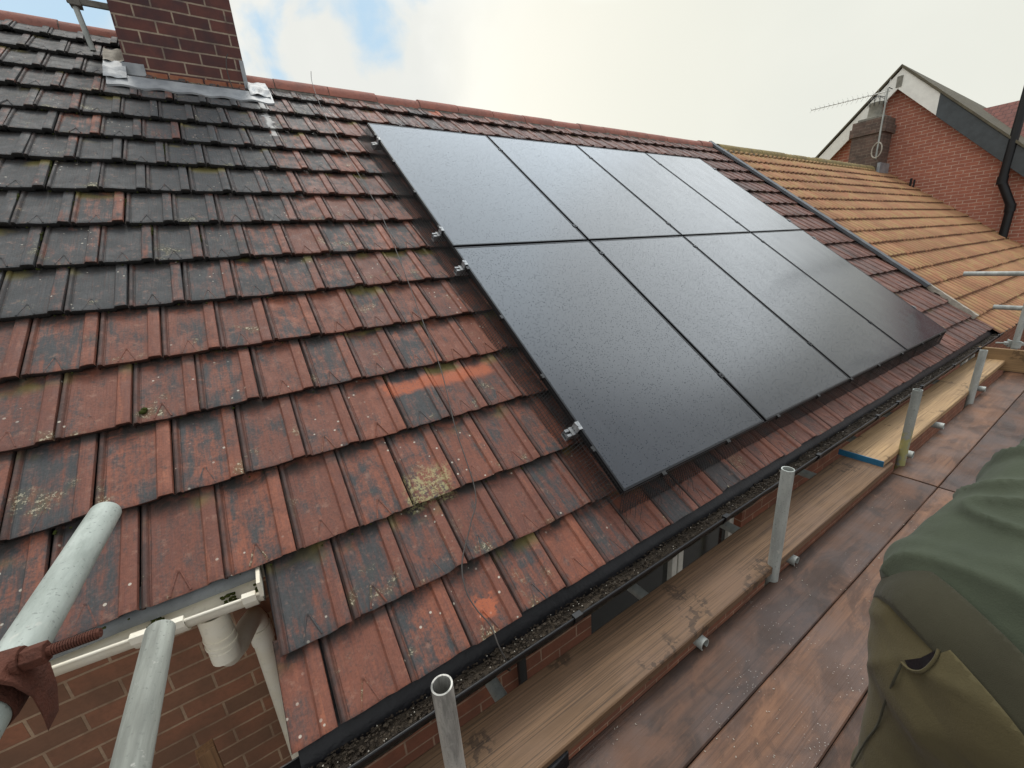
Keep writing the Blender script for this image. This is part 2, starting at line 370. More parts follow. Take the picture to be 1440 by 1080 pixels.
# ------------------------------------------------------------------ camera
CAM = Vector((-1.15336, -1.03050, .96673))
RWm = ((.83763,-.54203,-.06769),(-.21498,-.21321,-.95306),(.50216,.81286,-.29511))
cam = bpy.data.cameras.new('camera'); co = bpy.data.objects.new('camera', cam); col.objects.link(co)
cam.sensor_width = 36; cam.lens = 567.83/1440*36; cam.clip_start = .02; cam.clip_end = 500
rx, ry, rz = (Vector(v) for v in RWm)
co.matrix_world = Matrix(((rx.x,-ry.x,-rz.x,CAM.x),(rx.y,-ry.y,-rz.y,CAM.y),(rx.z,-ry.z,-rz.z,CAM.z),(0,0,0,1)))
scene.camera = co

# ------------------------------------------------------------------ roof tiles
NOSE = [-.193, .04, .315, .649, .975, 1.290, 1.619, 1.944, 2.275, 2.601, 2.926, 3.246, 3.560, 3.890, 4.215, 4.545, 4.870, 5.200]
TW = .2
def tile_profile(rw=1.):
    # across one tile: (x, n); left lip, gutter, pan, raised rib
    return [(.000,-.006),(.0022,-.006),(.004,.003),(.0075,.0062),(.015,.0062),(.018,.003),(.020,-.0030),(.0235,-.0030),(.026,-.001),(.060,-.0015),(.095,-.0025),
            (.130,-.0015),(.153,-.001),(.1555,.003),(.159,.008),(.163,.0092),(.178,.0097),(.193,.0092),(.1965,.007),(.198,-.006)]
def tile_roof(name, rows, xr, mat, parent, skip=None, seed=3):
    rnd = random.Random(seed); vs = []; fs = []; tcol = []; tuv = []
    prof = tile_profile()
    np_ = len(prof); THK = .023
    for k, v0 in rows:
        ve = NOSE[k+1] if k+1 < len(NOSE) else v0+.325
        L = ve - v0 + .05
        ph = (-1.196 if k in (0,2,4) or (k > 4 and k % 2 == 0) else -1.096)
        i0 = int(math.floor((xr(v0)[0]-ph)/TW)); i1 = int(math.ceil((xr(v0)[1]-ph)/TW))
        for i in range(i0, i1):
            a = ph + i*TW; b = a + TW; lo, hi = xr(v0)
            ca, cb_ = max(a, lo), min(b, hi)
            if cb_ - ca < .02: continue
            if skip and skip((a+b)/2, v0): continue
            # soot: the upper left stretch is nearly black
            z = .5*(a+b); d = rnd.random()
            pt = min(1, max(0, (-.55 - z + .42*(v0-2.2))/.9)) if v0 > 1.3 else min(1, max(0, (-1.55-z)/1.2))
            nb = noise.noise(Vector((z*1.1, v0*1.1, 3.3)))
            dk = .45 + .70*pt + .62*(d-.5) + nb*.3
            if v0 > 2.2 and z < -.75 and rnd.random() < .6: dk += .30
            if rnd.random() < .13: dk += .35
            if rnd.random() < .12: dk -= .35
            hu = rnd.random()**1.3; rr = rnd.random()
            jit = (rnd.gauss(0, .0016), rnd.gauss(0, .0022), rnd.gauss(0, .0015), rnd.gauss(0, .004))
            rotj = rnd.gauss(0, .004)
            chip = rnd.random() < .2; cx_ = rnd.uniform(.02, .18); cw = rnd.uniform(.008, .02)
            o = len(vs)
            ts = [0, .02, .07, .16, .3, .5, .75, 1]
            for t in ts:
                for (px_, pn) in prof:
                    x = a + px_ + jit[0] + rotj*(t*L)
                    ny = .0035*noise.noise(Vector((x*23, v0*7, rr*50))) + .0016*noise.noise(Vector((x*90, v0*7, 1)))
                    if chip and abs(px_-cx_) < cw: ny += .006
                    y = v0 + jit[1] + t*L + (ny if t < .03 else 0)
                    lift = (1-t)*(.037 + jit[3]*.6*(px_/TW-.5)*2)
                    edge = -.0022*(1 if t == 0 else 0)
                    nn = -.147 + lift + pn + jit[2]*(1-t) + edge + .0008*noise.noise(Vector((x*14, y*14, rr*9)))
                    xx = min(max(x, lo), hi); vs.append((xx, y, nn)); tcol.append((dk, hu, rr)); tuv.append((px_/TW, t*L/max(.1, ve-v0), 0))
            # underside nose lip
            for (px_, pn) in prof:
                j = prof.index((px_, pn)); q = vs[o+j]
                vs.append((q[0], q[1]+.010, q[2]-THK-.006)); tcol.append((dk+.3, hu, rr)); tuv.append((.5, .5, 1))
            nt = len(ts)
            for t in range(nt-1):
                for j in range(np_-1):
                    p = o+t*np_+j; fs.append((p, p+1, p+1+np_, p+np_))
            for j in range(np_-1):
                p = o+j; q = o+nt*np_+j; fs.append((q, q+1, p+1, p))
            # triangular nib mark near the nose: two little ridges meeting at a boss
            mx = a + .086 + rnd.uniform(-.006,.006); my = v0 + .075; hgt = .0015
            if lo+.03 < mx < hi-.03:
                def bar(p, q, w, h):
                    d_ = Vector((q[0]-p[0], q[1]-p[1], 0)); dn = Vector((-d_.y, d_.x, 0)).normalized()*w
                    oo = len(vs); base_n = lambda y: -.147+.037*(1-(y-v0)/L)-.0018
                    for e in (p, q):
                        for s_, hh in ((-1, -.002), (-.35, h), (.35, h), (1, -.002)):
                            vs.append((e[0]+dn.x*s_, e[1]+dn.y*s_, base_n(e[1])+hh)); tcol.append((dk-.05, hu, rr)); tuv.append((.45, (e[1]-v0)/.3, 0))
                    for j in range(3): fs.append((oo+j, oo+j+1, oo+j+5, oo+j+4))
                bar((mx-.003, my), (mx-.024, v0+.004), 0.0038, hgt); bar((mx+.003, my), (mx+.026, v0+.004), .0035, hgt)
                oo = len(vs); bn = -.147+.037*(1-.075/L)
                vs.append((mx, my, bn+.003)); tcol.append((dk, hu, rr)); tuv.append((.45, .3, 0))
                for q in range(8):
                    vs.append((mx+.008*math.cos(q*PI/4), my+.009*math.sin(q*PI/4), bn-.003)); tcol.append((dk, hu, rr)); tuv.append((.45, .3, 0))
                for q in range(8): fs.append((oo, oo+1+q, oo+1+(q+1) % 8))
    me = bpy.data.meshes.new(name); me.from_pydata(vs, [], fs); me.materials.append(mat)
    at = me.attributes.new('tcol', 'FLOAT_VECTOR', 'POINT'); at.data.foreach_set('vector', [c for q in tcol for c in q])
    at = me.attributes.new('tuv', 'FLOAT_VECTOR', 'POINT'); at.data.foreach_set('vector', [c for q in tuv for c in q])
    me.polygons.foreach_set('use_smooth', [True]*len(me.polygons)); me.set_sharp_from_angle(angle=R(32))
    o = bpy.data.objects.new(name, me); col.objects.link(o); o.rotation_euler = (TH, 0, 0); o.parent = parent
    return o

house = empty('tiled_house', (0,0,-5.4), label='brick house with the sooty red clay tile roof that carries the solar panels', cat='house')
BASE = Matrix.Translation((0,0,5.4))
def H(o):   # house parts are modelled in world coordinates
    o.matrix_parent_inverse = BASE; return o
XL = -4.2; XV = 6.12; XS = -1.31; RIDV = 4.50
rows = list(enumerate(NOSE))
main_rows = [(k, v) for k, v in rows if v < 4.3]
def xr_main(v):
    return (XS if v < .3 else XL, XV + .10*max(0, .25-v)/.45 + (.10 if v < -.1 else 0))
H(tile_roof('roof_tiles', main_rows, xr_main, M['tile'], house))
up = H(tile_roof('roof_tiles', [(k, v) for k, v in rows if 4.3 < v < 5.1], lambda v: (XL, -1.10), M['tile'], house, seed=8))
# under-roof boarding (keeps daylight out between tiles) in roof coordinates
def rbox(mb, u0, u1, v0, v1, n0, n1): mb.box((u0, v0, n0), (u1, v1, n1))
sb = MB(); rbox(sb, XS+.01, XV-.02, -.15, 4.6, -.20, -.165); rbox(sb, XL, XS+.01, .36, 5.25, -.20, -.165)
o = H(sb.build('roof_boarding', M['felt'], house)); o.rotation_euler = (TH,0,0)
# rear slope
rb = MB()
yr, zr = 3.70, 2.60
rb.add([(XS,yr,zr+.0),(XV,yr,zr),(XV,yr+4.2,zr-3.1),(XS,yr+4.2,zr-3.1)], [(0,1,2,3)])
yr2, zr2 = 4.26, 2.985
rb.add([(XL,yr2,zr2),(-1.10,yr2,zr2),(-1.10,yr2+4.2,zr2-3.1),(XL,yr2+4.2,zr2-3.1)], [(0,1,2,3)])
rb.add([(-1.10,yr-.1,zr-.2),(-1.10,yr2,zr2),(-1.10,yr2+4.2,zr2-3.1),(-1.10,yr2+4.2,zr2-4)], [(0,1,2,3)])
H(rb.build('rear_slope', M['ridge'], house))

# ridge tiles
def ridge(x0, x1, y, z, r, name, mat, parent, seed, ln=.45):
    rnd = random.Random(seed); mb = MB(); mo = MB(); x = x0
    while x < x1-.02:
        e = min(x+ln, x1); dz = rnd.uniform(-.006,.006); rr = r*rnd.uniform(.98,1.03)
        for (a, b, q) in ((x+.004, e-.004, 0),):
            ring = lambda xx, rad: [(xx, y-rad*math.cos(t*PI/14)*1.02, z+dz+rad*math.sin(t*PI/14)) for t in range(0, 15)]
            mb.loft([ring(a, rr-.012), ring(a, rr), ring((a+b)/2, rr*1.005), ring(b, rr), ring(b, rr-.012)], closed=False)
        mo.loft([[(xx, y-(r-.006)*math.cos(t*PI/10), z+(r-.006)*math.sin(t*PI/10)) for t in range(11)] for xx in (e-.012, e+.012)], closed=False)
        x = e
    # bedding mortar along the foot
    segs = int((x1-x0)/.05); a = []
    for i in range(segs+1):
        xx = x0+(x1-x0)*i/segs; q = .018*noise.noise(Vector((xx*6, 2, seed))) ; q2 = .01*noise.noise(Vector((xx*22, 5, seed)))
        a.append([(xx, y-r*.94, z+.022+q2), (xx, y-r*1.08-q2, z-.02), (xx, y-r*1.20-q, z-.065), (xx, y-r*1.15, z-.10)])
    mo.loft(a, closed=False)
    p = mb.build(name, mat, parent, True, 60); p2 = mo.build('bedding_mortar', M['mortar'], p, True, 60)
    return p, p2
p, p2 = ridge(-1.0, XV-.05, 3.675, 2.545, .102, 'ridge_tiles', M['ridge'], house, 5); H(p)
p, p2 = ridge(XL, -1.5, 4.235, 2.945, .102, 'ridge_tiles', M['ridge'], house, 9); H(p)

# verge: lead strip between the two roofs (roof coordinates)
vb = MB(); pts = []
for i in range(60):
    v = -.02 + i*(4.52+.02)/59; w = .004*noise.noise(Vector((v*5, 1, 1))); uu = XV-.075+.0*v
    pts.append([(uu+w, v, -.105), (uu+w, v, -.072+w), (uu+.055, v, -.060+w), (uu+.062+w, v, -.072), (uu+.066, v, -.12)])
vb.loft(pts[8:], closed=False)
o = H(vb.build('verge_flashing', M['lead_d'], house, True, 40)); o.rotation_euler = (TH,0,0)
vm = MB(); pts = []
for i in range(70):
    v = -.0 + i*1.5/69; w = .007*noise.noise(Vector((v*14, 4, 1)))
    pts.append([(XV+.00+w, v, -.13), (XV+.0+w, v, -.075+w), (XV+.024-w, v, -.070), (XV+.045, v, -.14)])
vm.loft(pts, closed=False)
o = H(vm.build('verge_mortar', M['pale_mortar'], house, True, 40)); o.rotation_euler = (TH,0,0)

# walls: right-hand wall with window openings, recessed left wall
ZG = -5.4
wl = MB(); YW = .20
WIN = [(-.01, 1.42, -1.25, -.62), (6.85, 8.0, -1.25, -.62)]
def wall_with_holes(mb, x0, x1, z0, z1, y, holes, depth=.1):
    xs = sorted({x0, x1, *[h[0] for h in holes], *[h[1] for h in holes]}); zs = sorted({z0, z1, *[h[2] for h in holes], *[h[3] for h in holes]})
    for i in range(len(xs)-1):
        for j in range(len(zs)-1):
            cx, cz = (xs[i]+xs[i+1])/2, (zs[j]+zs[j+1])/2
            if any(h[0] < cx < h[1] and h[2] < cz < h[3] for h in holes): continue
            mb.add([(xs[i],y,zs[j]),(xs[i+1],y,zs[j]),(xs[i+1],y,zs[j+1]),(xs[i],y,zs[j+1])], [(0,1,2,3)])
    for h in holes:
        a, b, c, d = h
        mb.add([(a,y,c),(a,y+depth,c),(a,y+depth,d),(a,y,d)], [(3,2,1,0)]); mb.add([(b,y,c),(b,y+depth,c),(b,y+depth,d),(b,y,d)], [(0,1,2,3)])
        mb.add([(a,y,c),(b,y,c),(b,y+depth,c),(a,y+depth,c)], [(0,1,2,3)]); mb.add([(a,y,d),(b,y,d),(b,y+depth,d),(a,y+depth,d)], [(3,2,1,0)])
wall_with_holes(wl, -1.22, 6.1, ZG, -.20, YW, [WIN[0]])
wl.add([(-1.22,YW,ZG),(-1.22,.62,ZG),(-1.22,.62,.12),(-1.22,YW,-.20)], [(3,2,1,0)])
H(wl.build('brick_wall', M['brick_r'], house))
w2 = MB(); w2.box((XL, .60, ZG), (-1.22, .72, .20)); H(w2.build('brick_wall', M['brick_l'], house))
w3 = MB(); w3.box((XL, 7.7, ZG), (6.1, 7.8, -.3)); H(w3.build('rear_wall', M['brick_l'], house)); w3 = MB(); w3.box((XL-.1, .6, ZG), (XL, 7.8, .2)); H(w3.build('brick_wall', M['brick_l'], house))
def window(parent, h, nm=2, y=YW):
    a, b, c, d = h; fr = MB(); yy = y+.05
    fr.box((a, yy, c), (a+.025, yy+.05, d)); fr.box((b-.055, yy, c), (b, yy+.05, d)); fr.box((a, yy, d-.05), (b, yy+.05, d)); fr.box((a, yy, c), (b, yy+.05, c+.06))
    ms = [.55*(b-a)+a-.005]
    for mxx in ms: fr.box((mxx-.055, yy-.01, c), (mxx-.008, yy+.05, d)); fr.box((mxx+.008, yy-.01, c), (mxx+.055, yy+.05, d))
    f = fr.build('window', M['frame_w'], parent, bevel=.003)
    g = MB(); g.box((a, yy+.024, c), (b, yy+.030, d)); g.build('pane', M['glass'], f)
    return f
H(window(house, WIN[0]))
# fascia and soffit
fs_ = MB(); fs_.box((XS+.03, -.050, -.43), (6.15, -.030, -.235)); fs_.box((XS+.03, -.030, -.43), (6.15, YW, -.42))
H(fs_.build('fascia', M['black'], house))
fl = MB(); fl.box((XL, .385, .005), (-1.235, .40, .075)); fl.box((XL, .40, .005), (-1.235, .60, .012))
H(fl.build('fascia', M['white'], house))

# black eaves felt dressed into the gutter
ef = MB(); pr = []
n = 420
for i in range(n+1):
    x = -1.30+ (6.3+1.30)*i/n; w = .006*noise.noise(Vector((x*4,1,1)))+.003*noise.noise(Vector((x*19,7,1)))
    ph = ((x+1.196)/.2) % 1.0; up = .010 if ph > .78 else 0
    pr.append([(x, -.030, -.205), (x, -.066+w, -.236+up*.5), (x, -.080+w, -.248), (x, -.092+w*.6, -.262+w*.5), (x, -.100, -.290)])
ef.loft(pr, closed=False); H(ef.build('eaves_felt', M['felt'], house, True, 70))

# black half-round gutter with brackets, running along both houses
def gutter(x0, x1, y, z, r, mat, name, parent, clips=(), th=.004, endcap=True):
    mb = MB(); A = [PI + i*PI/14 for i in range(15)]
    ring = lambda x, rr, q=0: [(x, y+rr*math.cos(a), z+rr*math.sin(a)) for a in A]
    out = [(y+r*math.cos(a), z+r*math.sin(a)) for a in A] + [(y+(r-th)*math.cos(a), z+(r-th)*math.sin(a)) for a in reversed(A)]
    k = max(1, int((x1-x0)/.5)); mb.loft([[(x0+(x1-x0)*i/k, p[0], p[1]) for p in out] for i in range(k+1)], closed=True, cap=True)
    # rolled front bead
    mb.tube([(x0, y-r+.001, z), (x1, y-r+.001, z)], .005, 8)
    if endcap:
        mb.add([(x0, y, z)]+[(x0, y+r*math.cos(a), z+r*math.sin(a)) for a in A], [tuple(range(15, 0, -1))])
    g = mb.build(name, mat, parent, True, 50)
    for c in clips:
        cb = MB(); o2 = [(y+(r+.006)*math.cos(a), z+(r+.006)*math.sin(a)) for a in A]; o1 = [(y+(r+.0005)*math.cos(a), z+(r+.0005)*math.sin(a)) for a in reversed(A)]
        cb.loft([[(c+q, p[0], p[1]) for p in o2+o1] for q in (-.018, .018)], closed=True, cap=True)
        cb.box((c-.018, y-r-.010, z-.012), (c+.018, y-r+.012, z+.011)); cb.build('gutter_bracket', mat, g, True, 50, bevel=.001)
    return g
H(gutter(-1.40, 6.35, -.118, -.252, .055, M['black'], 'black_gutter', house, [-.42, .5, 1.45, 2.35, 2.75, 3.3, 4.2, 5.1, 6.0]))
gw = gutter(XL, -1.312, .312, .042, .056, M['white'], 'cream_gutter', house, [-1.52, -1.60, -1.345, -2.5, -3.5])
H(gw)
ge = MB(); ge.add([(-1.312, .312-.058, .042)]+[(-1.312, .312+.058*math.cos(PI+i*PI/14), .042+.058*math.sin(PI+i*PI/14)) for i in range(15)], [tuple(range(15))])
ge.box((-1.318, .25, .035), (-1.308, .372, .085)); ge.build('end_cap', M['white'], gw)
sp = MB(); sp.hollow((-1.452,.312,-.17), (-1.452,.312,-.005), .040, .036, 24, .02)
sp.tube([(-1.452,.312,-.085), (-1.452,.312,-.093)], .0425, 24); sp.tube([(-1.452,.312,-.112), (-1.452,.312,-.12)], .0435, 24)
sp.build('running_outlet', M['white'], gw, True, 50)
et = MB(); q = []
for i in range(160):
    x = XL+.0+(-1.318-XL)*i/159; w = .004*noise.noise(Vector((x*7,3,3)))
    q.append([(x, .42, .11), (x, .362+w, .075+w), (x, .345+w, .062+w*.7), (x, .340+w, .040)])
et.loft(q, closed=False); H(et.build('eaves_tray', M['grey_plastic'], house, True, 60))
for ob_ in [gw]+list(gw.children):
    for v_ in ob_.data.vertices:
        k_ = max(0, -1.312-v_.co.x); v_.co.z += k_*.045; v_.co.y += k_*.035
# cream downpipe with swan neck
dp = MB()
P = [(-1.452,.312,-.12),(-1.452,.312,-.155),(-1.446,.325,-.178),(-1.43,.365,-.193),(-1.402,.47,-.213),(-1.39,.525,-.235),(-1.386,.545,-.27),(-1.386,.548,-.33),(-1.386,.548,ZG+.05)]
dp.tube(P, .0345, 20)
dp.tube([(-1.386,.547,-.30),(-1.386,.548,-.37)], .0385, 20); dp.tube([(-1.452,.312,-.125),(-1.452,.312,-.165)], .0385, 20)
H(dp.build('cream_downpipe', M['white'], house, True, 50))
dk = MB(); dk.tube([(-.475,.155,-.40),(-.475,.155,ZG)], .022, 12); H(dk.build('black_downpipe', M['black'], house, True, 50))

# chimney: stack, lighter bottom course, lead apron
CX0, CX1, CY = -1.545, -.765, 3.50
ch = MB(); ch.box((CX0, CY, 1.9), (CX1, CY+.75, 4.6)); chim = H(ch.build('chimney', M['brick_c'], house))
cz0 = 2.44
bc = MB(); rnd = random.Random(4)
x = CX0+.02
for wv in (.15,.225,.20,.16): pass
xs = [CX0, CX0+.245, CX0+.47, CX0+.63, CX1]
for i in range(4): bc.box((xs[i]+.006, CY-.006, cz0), (xs[i+1]-.006, CY+.02, cz0+.078))
bc.build('repaired_course', M['brick_orange'], chim, bevel=.004)
fl = MB(); g = []
NF = 60
for i in range(NF+1):
    t = i/NF; x = CX0-.12+(CX1-CX0+.27)*t
    lob = .009*math.sin(x*31.4+1)+.030*noise.noise(Vector((x*5,1,0)))
    yb = CY-.008; z1 = cz0+.012+.010*noise.noise(Vector((x*6,9,0)))
    foot_v = 4.04+lob; fp = W(0, foot_v, -.108+.004*math.sin(x*31.4)); mid = W(0, 4.19, -.100)
    if CX0-.01 < x < CX1+.01: row = [(x, yb, z1), (x, yb-.006, z1-.05), (x, yb-.03, z1-.085), (x, mid.y, mid.z+.004), (x, fp.y, fp.z), (x, fp.y+.004, fp.z-.012)]
    else:
        q = W(0, 4.40, -.105)
        row = [(x, q.y, q.z), (x, q.y-.03, q.z-.022), (x, q.y-.06, q.z-.045), (x, mid.y, mid.z+.004), (x, fp.y, fp.z), (x, fp.y+.004, fp.z-.012)]
    g.append(row)
fl.loft(g, closed=False)
# side soakers and a crumpled corner piece at the left
def crumple(mb, x0, x1, v0, v1, nrm, seed, amp=.012, nx=10, nv=10):
    rr = []
    for i in range(nx+1):
        x = x0+(x1-x0)*i/nx; row = []
        for j in range(nv+1):
            v = v0+(v1-v0)*j/nv; a = amp*noise.noise(Vector((x*16+seed, v*16, seed)))
            p = W(x+.3*a, v, nrm+a*1.4+.01*(1-abs(2*j/nv-1))); row.append(p)
        rr.append(row)
    mb.loft(rr, closed=False)
crumple(fl, CX0-.13, CX0+.0, 4.12, 4.42, -.088, 3); crumple(fl, CX1-.01, CX1+.14, 4.12, 4.40, -.092, 7)
for (xa, xb, za, zb, sd) in ((CX0-.02, CX0+.11, cz0-.06, cz0+.12, 2), ):
    r_ = []
    for i in range(9):
        x = xa+(xb-xa)*i/8; r_.append([(x, CY-.012-.010*abs(noise.noise(Vector((x*20, z_*20, sd)))), za+(zb-za)*z_/6) for z_ in range(7)])
    fl.loft(r_, closed=False)
r_ = []
for i in range(3):
    x = CX1-.028+.03*i/2; r_.append([(x, CY-.010, cz0-.03+.28*z_/8*(1-.0*i)) for z_ in range(9)])
fl.loft(r_, closed=False)
fl.build('lead_apron', M['lead'], chim, True, 50)
mo = MB(); crumple(mo, CX0-.13, CX0+.01, 4.40, 4.66, -.085, 11, .022); mo.build('mortar_fillet', M['pale_mortar'], chim, True, 60)
lp = MB(); c0 = Vector((CX1-.06, CY-.03, cz0+.13))
lp.tube([c0+Vector((.045*math.sin(a)*1.15-.02, -.01, .15*math.cos(a))) for a in [-.35-i*.2 for i in range(17)]], .004, 6)
H(lp.build('wire_loop', M['cable'], house, True, 60))

# aerial mast bracketed to the chimney's left side
am = empty('aerial_mast', (-1.72,3.62,2.75), label='short grey aerial mast clamped left of the dark brick chimney', cat='mast')
mb = MB(); mb.tube([(0,0,-.10),(-.03,0,.25),(-.06,.0,1.0)], .018, 12); mb.build('pole', M['galv'], am, True)
mb = MB(); mb.box((-.06,-.03,.17), (.17,-.01,.21)); mb.box((-.05,-.035,.16), (.015,.035,.22)); mb.build('bracket', M['mortar'], am, bevel=.004)

# ------------------------------------------------------------------ moss and litter
rnd = random.Random(12)
def clump(mb, c, s, rnd, k=14, flat=.6):
    bm = bmesh.new(); bmesh.ops.create_icosphere(bm, subdivisions=1, radius=1)
    vs = [(v.co.copy()) for v in bm.verts]; fs = [tuple(v.index for v in f.verts) for f in bm.faces]; bm.free()
    a = rnd.uniform(0, 6); out = []
    for v in vs:
        q = v*(1+.35*noise.noise(v*2+Vector((a,a,a))))
        out.append((c[0]+q.x*s[0], c[1]+q.y*s[1], c[2]+q.z*s[2]))
    mb.add(out, fs)
ms = MB()
def mossat(u, v, s, n_=-.12): 
    p = W(u, v, n_); clump(ms, p, (s, s, s*.8), rnd)
for (u, v, s) in ((-1.565,1.02,.013),(-1.56,1.03,.011)): mossat(u, v, s, -.112)
for k in range(520):                     # growth under the laps, mostly at the sooty left
    r = rnd.choice(range(2, 14)); u = -3.0 + rnd.random()**1.4*4.5; 
    if u > 0 and NOSE[r] < 3.6: continue
    mossat(u, NOSE[r]-.006+rnd.uniform(-.006,.006), rnd.uniform(.002,.005), -.128)
for k in range(16):
    r = rnd.choice((7,8,9,10)); ph = -1.196 if r % 2 == 0 else -1.096; u = ph-.2*rnd.choice((1,2,3,4)); v = NOSE[r]+rnd.uniform(.02,.28)
    for j in range(6): mossat(u+.002+rnd.uniform(-.003,.003), v+j*.012, rnd.uniform(.003,.006), -.128)
for (xa, xb, nn_) in ((-1.425,-1.385,26),(-1.335,-1.32,12),(-1.60,-1.565,18),(-1.95,-1.85,10)):
    for k in range(nn_):
        x = rnd.uniform(xa, xb); kk = -1.312-x; a_ = rnd.uniform(0,1)
        clump(ms, (x, .318+.022*a_+kk*.035, .000+.022*a_+kk*.045), (.006,.005,.004), rnd)
tag(ms.build('moss', M['moss'], None, True, 80), 'green moss tufts growing along the tile joints', 'moss', kind='stuff')
lt = MB(); rnd = random.Random(5)
for i in range(7500):
    x = -1.33 + 7.6*rnd.random()**1.25; y = rnd.uniform(-.168,-.090); s = rnd.uniform(.0016,.0046)*(1+.12*max(0,x))
    z = -.279+rnd.random()*.010 + .012*noise.noise(Vector((x*7, y*30, 1)))
    clump(lt, (x, y, z), (s*rnd.uniform(.5,2), s*rnd.uniform(.5,1.6), s*.6), rnd)
bed = []
for i in range(500):
    x = -1.38 + 7.7*i/499; bed.append([(x, yy, -.283+.010*noise.noise(Vector((x*9, yy*40, 1)))) for yy in (-.170,-.155,-.135,-.11,-.09)])
lt.loft(bed, closed=False)
tag(lt.build('gutter_litter', M['litter'], None, True, 40), 'dark wet leaf litter and moss filling the black gutter', 'leaf litter', kind='stuff')
wb = MB()
for i in range(150):
    x = -1.3 + 5.5*rnd.random()**1.6; y = rnd.uniform(-.165,-.10); s = rnd.uniform(.0012,.0024)*(1+.15*max(0,x))
    clump(wb, (x, y, -.264), (s, s, s), rnd)
tag(wb.build('grit', M['pale_mortar'], None), 'pale grit scattered over the litter in the black gutter', 'grit', kind='stuff')

# ------------------------------------------------------------------ solar array
PW, PH, GAP = 1.134, 1.762, .02
names = ['first', 'second', 'third', 'fourth']
rowname = ['lower', 'upper']
def panel(i, j, label):
    u0 = i*(PW+GAP) - (0 if i == 0 else 0); v0 = j*(PH+GAP)
    o = empty('solar_panel', W(u0, v0, 0), (TH,0,0), label=label, cat='solar panel', group='black solar panels on the tiled roof')
    fr = MB(); t = .011; d = .035
    fr.box((0,0,-d), (PW,t,0)); fr.box((0,PH-t,-d), (PW,PH,0)); fr.box((0,t,-d), (t,PH-t,0)); fr.box((PW-t,t,-d), (PW,PH-t,0))
    fr.build('frame', M['frame'], o, bevel=.0012)
    g = MB(); g.box((t+.0005,t+.0005,-.008), (PW-t-.0005,PH-t-.0005,-.0015)); g.build('glass', M['panel'], o)
    b = MB(); b.box((t,t,-.014), (PW-t,PH-t,-.009)); b.build('backsheet', M['wire'], o)
    return o
LB = {(0,0):'black solar panel at the lower left corner of the array, nearest the camera',
 (1,0):'black solar panel second from the left in the lower row of the array',
 (2,0):'black solar panel third from the left in the lower row of the array',
 (3,0):'black solar panel at the lower right corner of the array, its tip nearest the gutter',
 (0,1):'black solar panel at the upper left corner of the array, below the ridge',
 (1,1):'black solar panel second from the left in the upper row of the array',
 (2,1):'black solar panel third from the left in the upper row of the array',
 (3,1):'black solar panel at the upper right corner of the array, near the lead verge strip'}
for (i, j), lb in LB.items(): panel(i, j, lb)
AW = 4*PW+3*GAP; AH = 2*PH+GAP
RV = [(.35,'lowest'),(1.60,'second lowest'),(1.965,'third lowest'),(3.25,'topmost')]
for v, nm in RV:
    o = empty('mounting_rail', W(-.055, v, -.057), (TH,0,0), label='silver mounting rail end left of the panels, %s of four' % nm, cat='mounting rail', group='silver rails under the solar panels')
    L = AW+.11; r = MB()
    r.box((0,-.02,-.020), (L,.02,-.017)); r.box((0,-.02,-.017), (L,-.017,.016)); r.box((0,.017,-.017), (L,.02,.016)); r.box((0,-.02,.016), (L,-.006,.019)); r.box((0,.006,.016), (L,.02,.019))
    r.box((.004,-.0165,-.003), (L,.0165,0))
    r.build('rail', M['alu'], o, bevel=.0008)
    for sx, nn in ((.036,'end_clamp'), (L-.036,'end_clamp')):
        c = MB(); s_ = 1 if sx < 1 else -1
        c.box((sx-.012,-.022,.020), (sx+.012,.022,.024)); c.box((sx+s_*.010-.002,-.022,.024), (sx+s_*.010+.002,.022,.058)); c.box((min(sx+s_*.008,sx+s_*.030),-.022,.058), (max(sx+s_*.008,sx+s_*.030),.022,.0615))
        c.tube([(sx+s_*.010,0,.0615),(sx+s_*.010,0,.067)], .006, 6); c.build(nn, M['alu'], o, bevel=.0008)
    for i in (1,2,3):
        xx = .055 + i*(PW+GAP) - GAP/2
        c = MB(); c.box((xx-.019,-.016,.0575), (xx+.019,.016,.0605)); c.box((xx-.006,-.016,.02), (xx+.006,.016,.057)); c.tube([(xx,0,.0605),(xx,0,.065)], .005, 6)
        c.build('mid_clamp', M['frame'], o, bevel=.0008)
    for xx in [.30+.62*k for k in range(8)]:
        h = MB(); h.box((xx-.015,-.10,-.060), (xx+.015,.03,-.055)); h.box((xx-.015,-.024,-.055), (xx+.015,-.0205,.01)); h.build('roof_hook', M['alu'], o)
# bird-proofing mesh skirt around the array
def mesh_side(a, b, flare, label, pitch=.0165, clips=8):
    a = Vector(a); b = Vector(b); L = (b-a).length; t = (b-a)/L; fl_ = Vector(flare)
    o = empty('bird_mesh', W(*a), (TH,0,0), label=label, cat='wire mesh', group='bird mesh round the array')
    mb = MB(); rn = random.Random(int(L*100)); n_ = int(L/pitch); H_ = 8; wr = .0013
    def P(s, h):
        k = h/H_; w = .006*noise.noise(Vector((s*9, k*2, L)))*k
        return t*s + fl_*(k**1.3) + Vector((0,0,-.008-.112*k)) + Vector((w,w,0))
    for i in range(n_+1):
        s0 = i*pitch; mb.tube([P(s0+(.004 if h % 2 else 0), h) for h in range(0, H_+1, 2)], wr, 4, False)
    for h in range(H_+1):
        mb.tube([P(L*i/40, h) for i in range(41)], wr, 4, False)
    mb.build('wire_grid', M['wire'], o)
    fl2 = fl_.normalized()
    for i in range(clips):
        c = P(L*(i+.5)/clips, 0); cb = MB(); cb.obox(c+Vector((0,0,.006))+fl2*.002, t*.013, fl2*.009, (0,0,.004)); cb.tube([c+fl2*.008+Vector((0,0,-.02)), c+fl2*.008+Vector((0,0,.012))], .004, 8); cb.build('mesh_clip', M['wire'], o, bevel=.001)
    return o
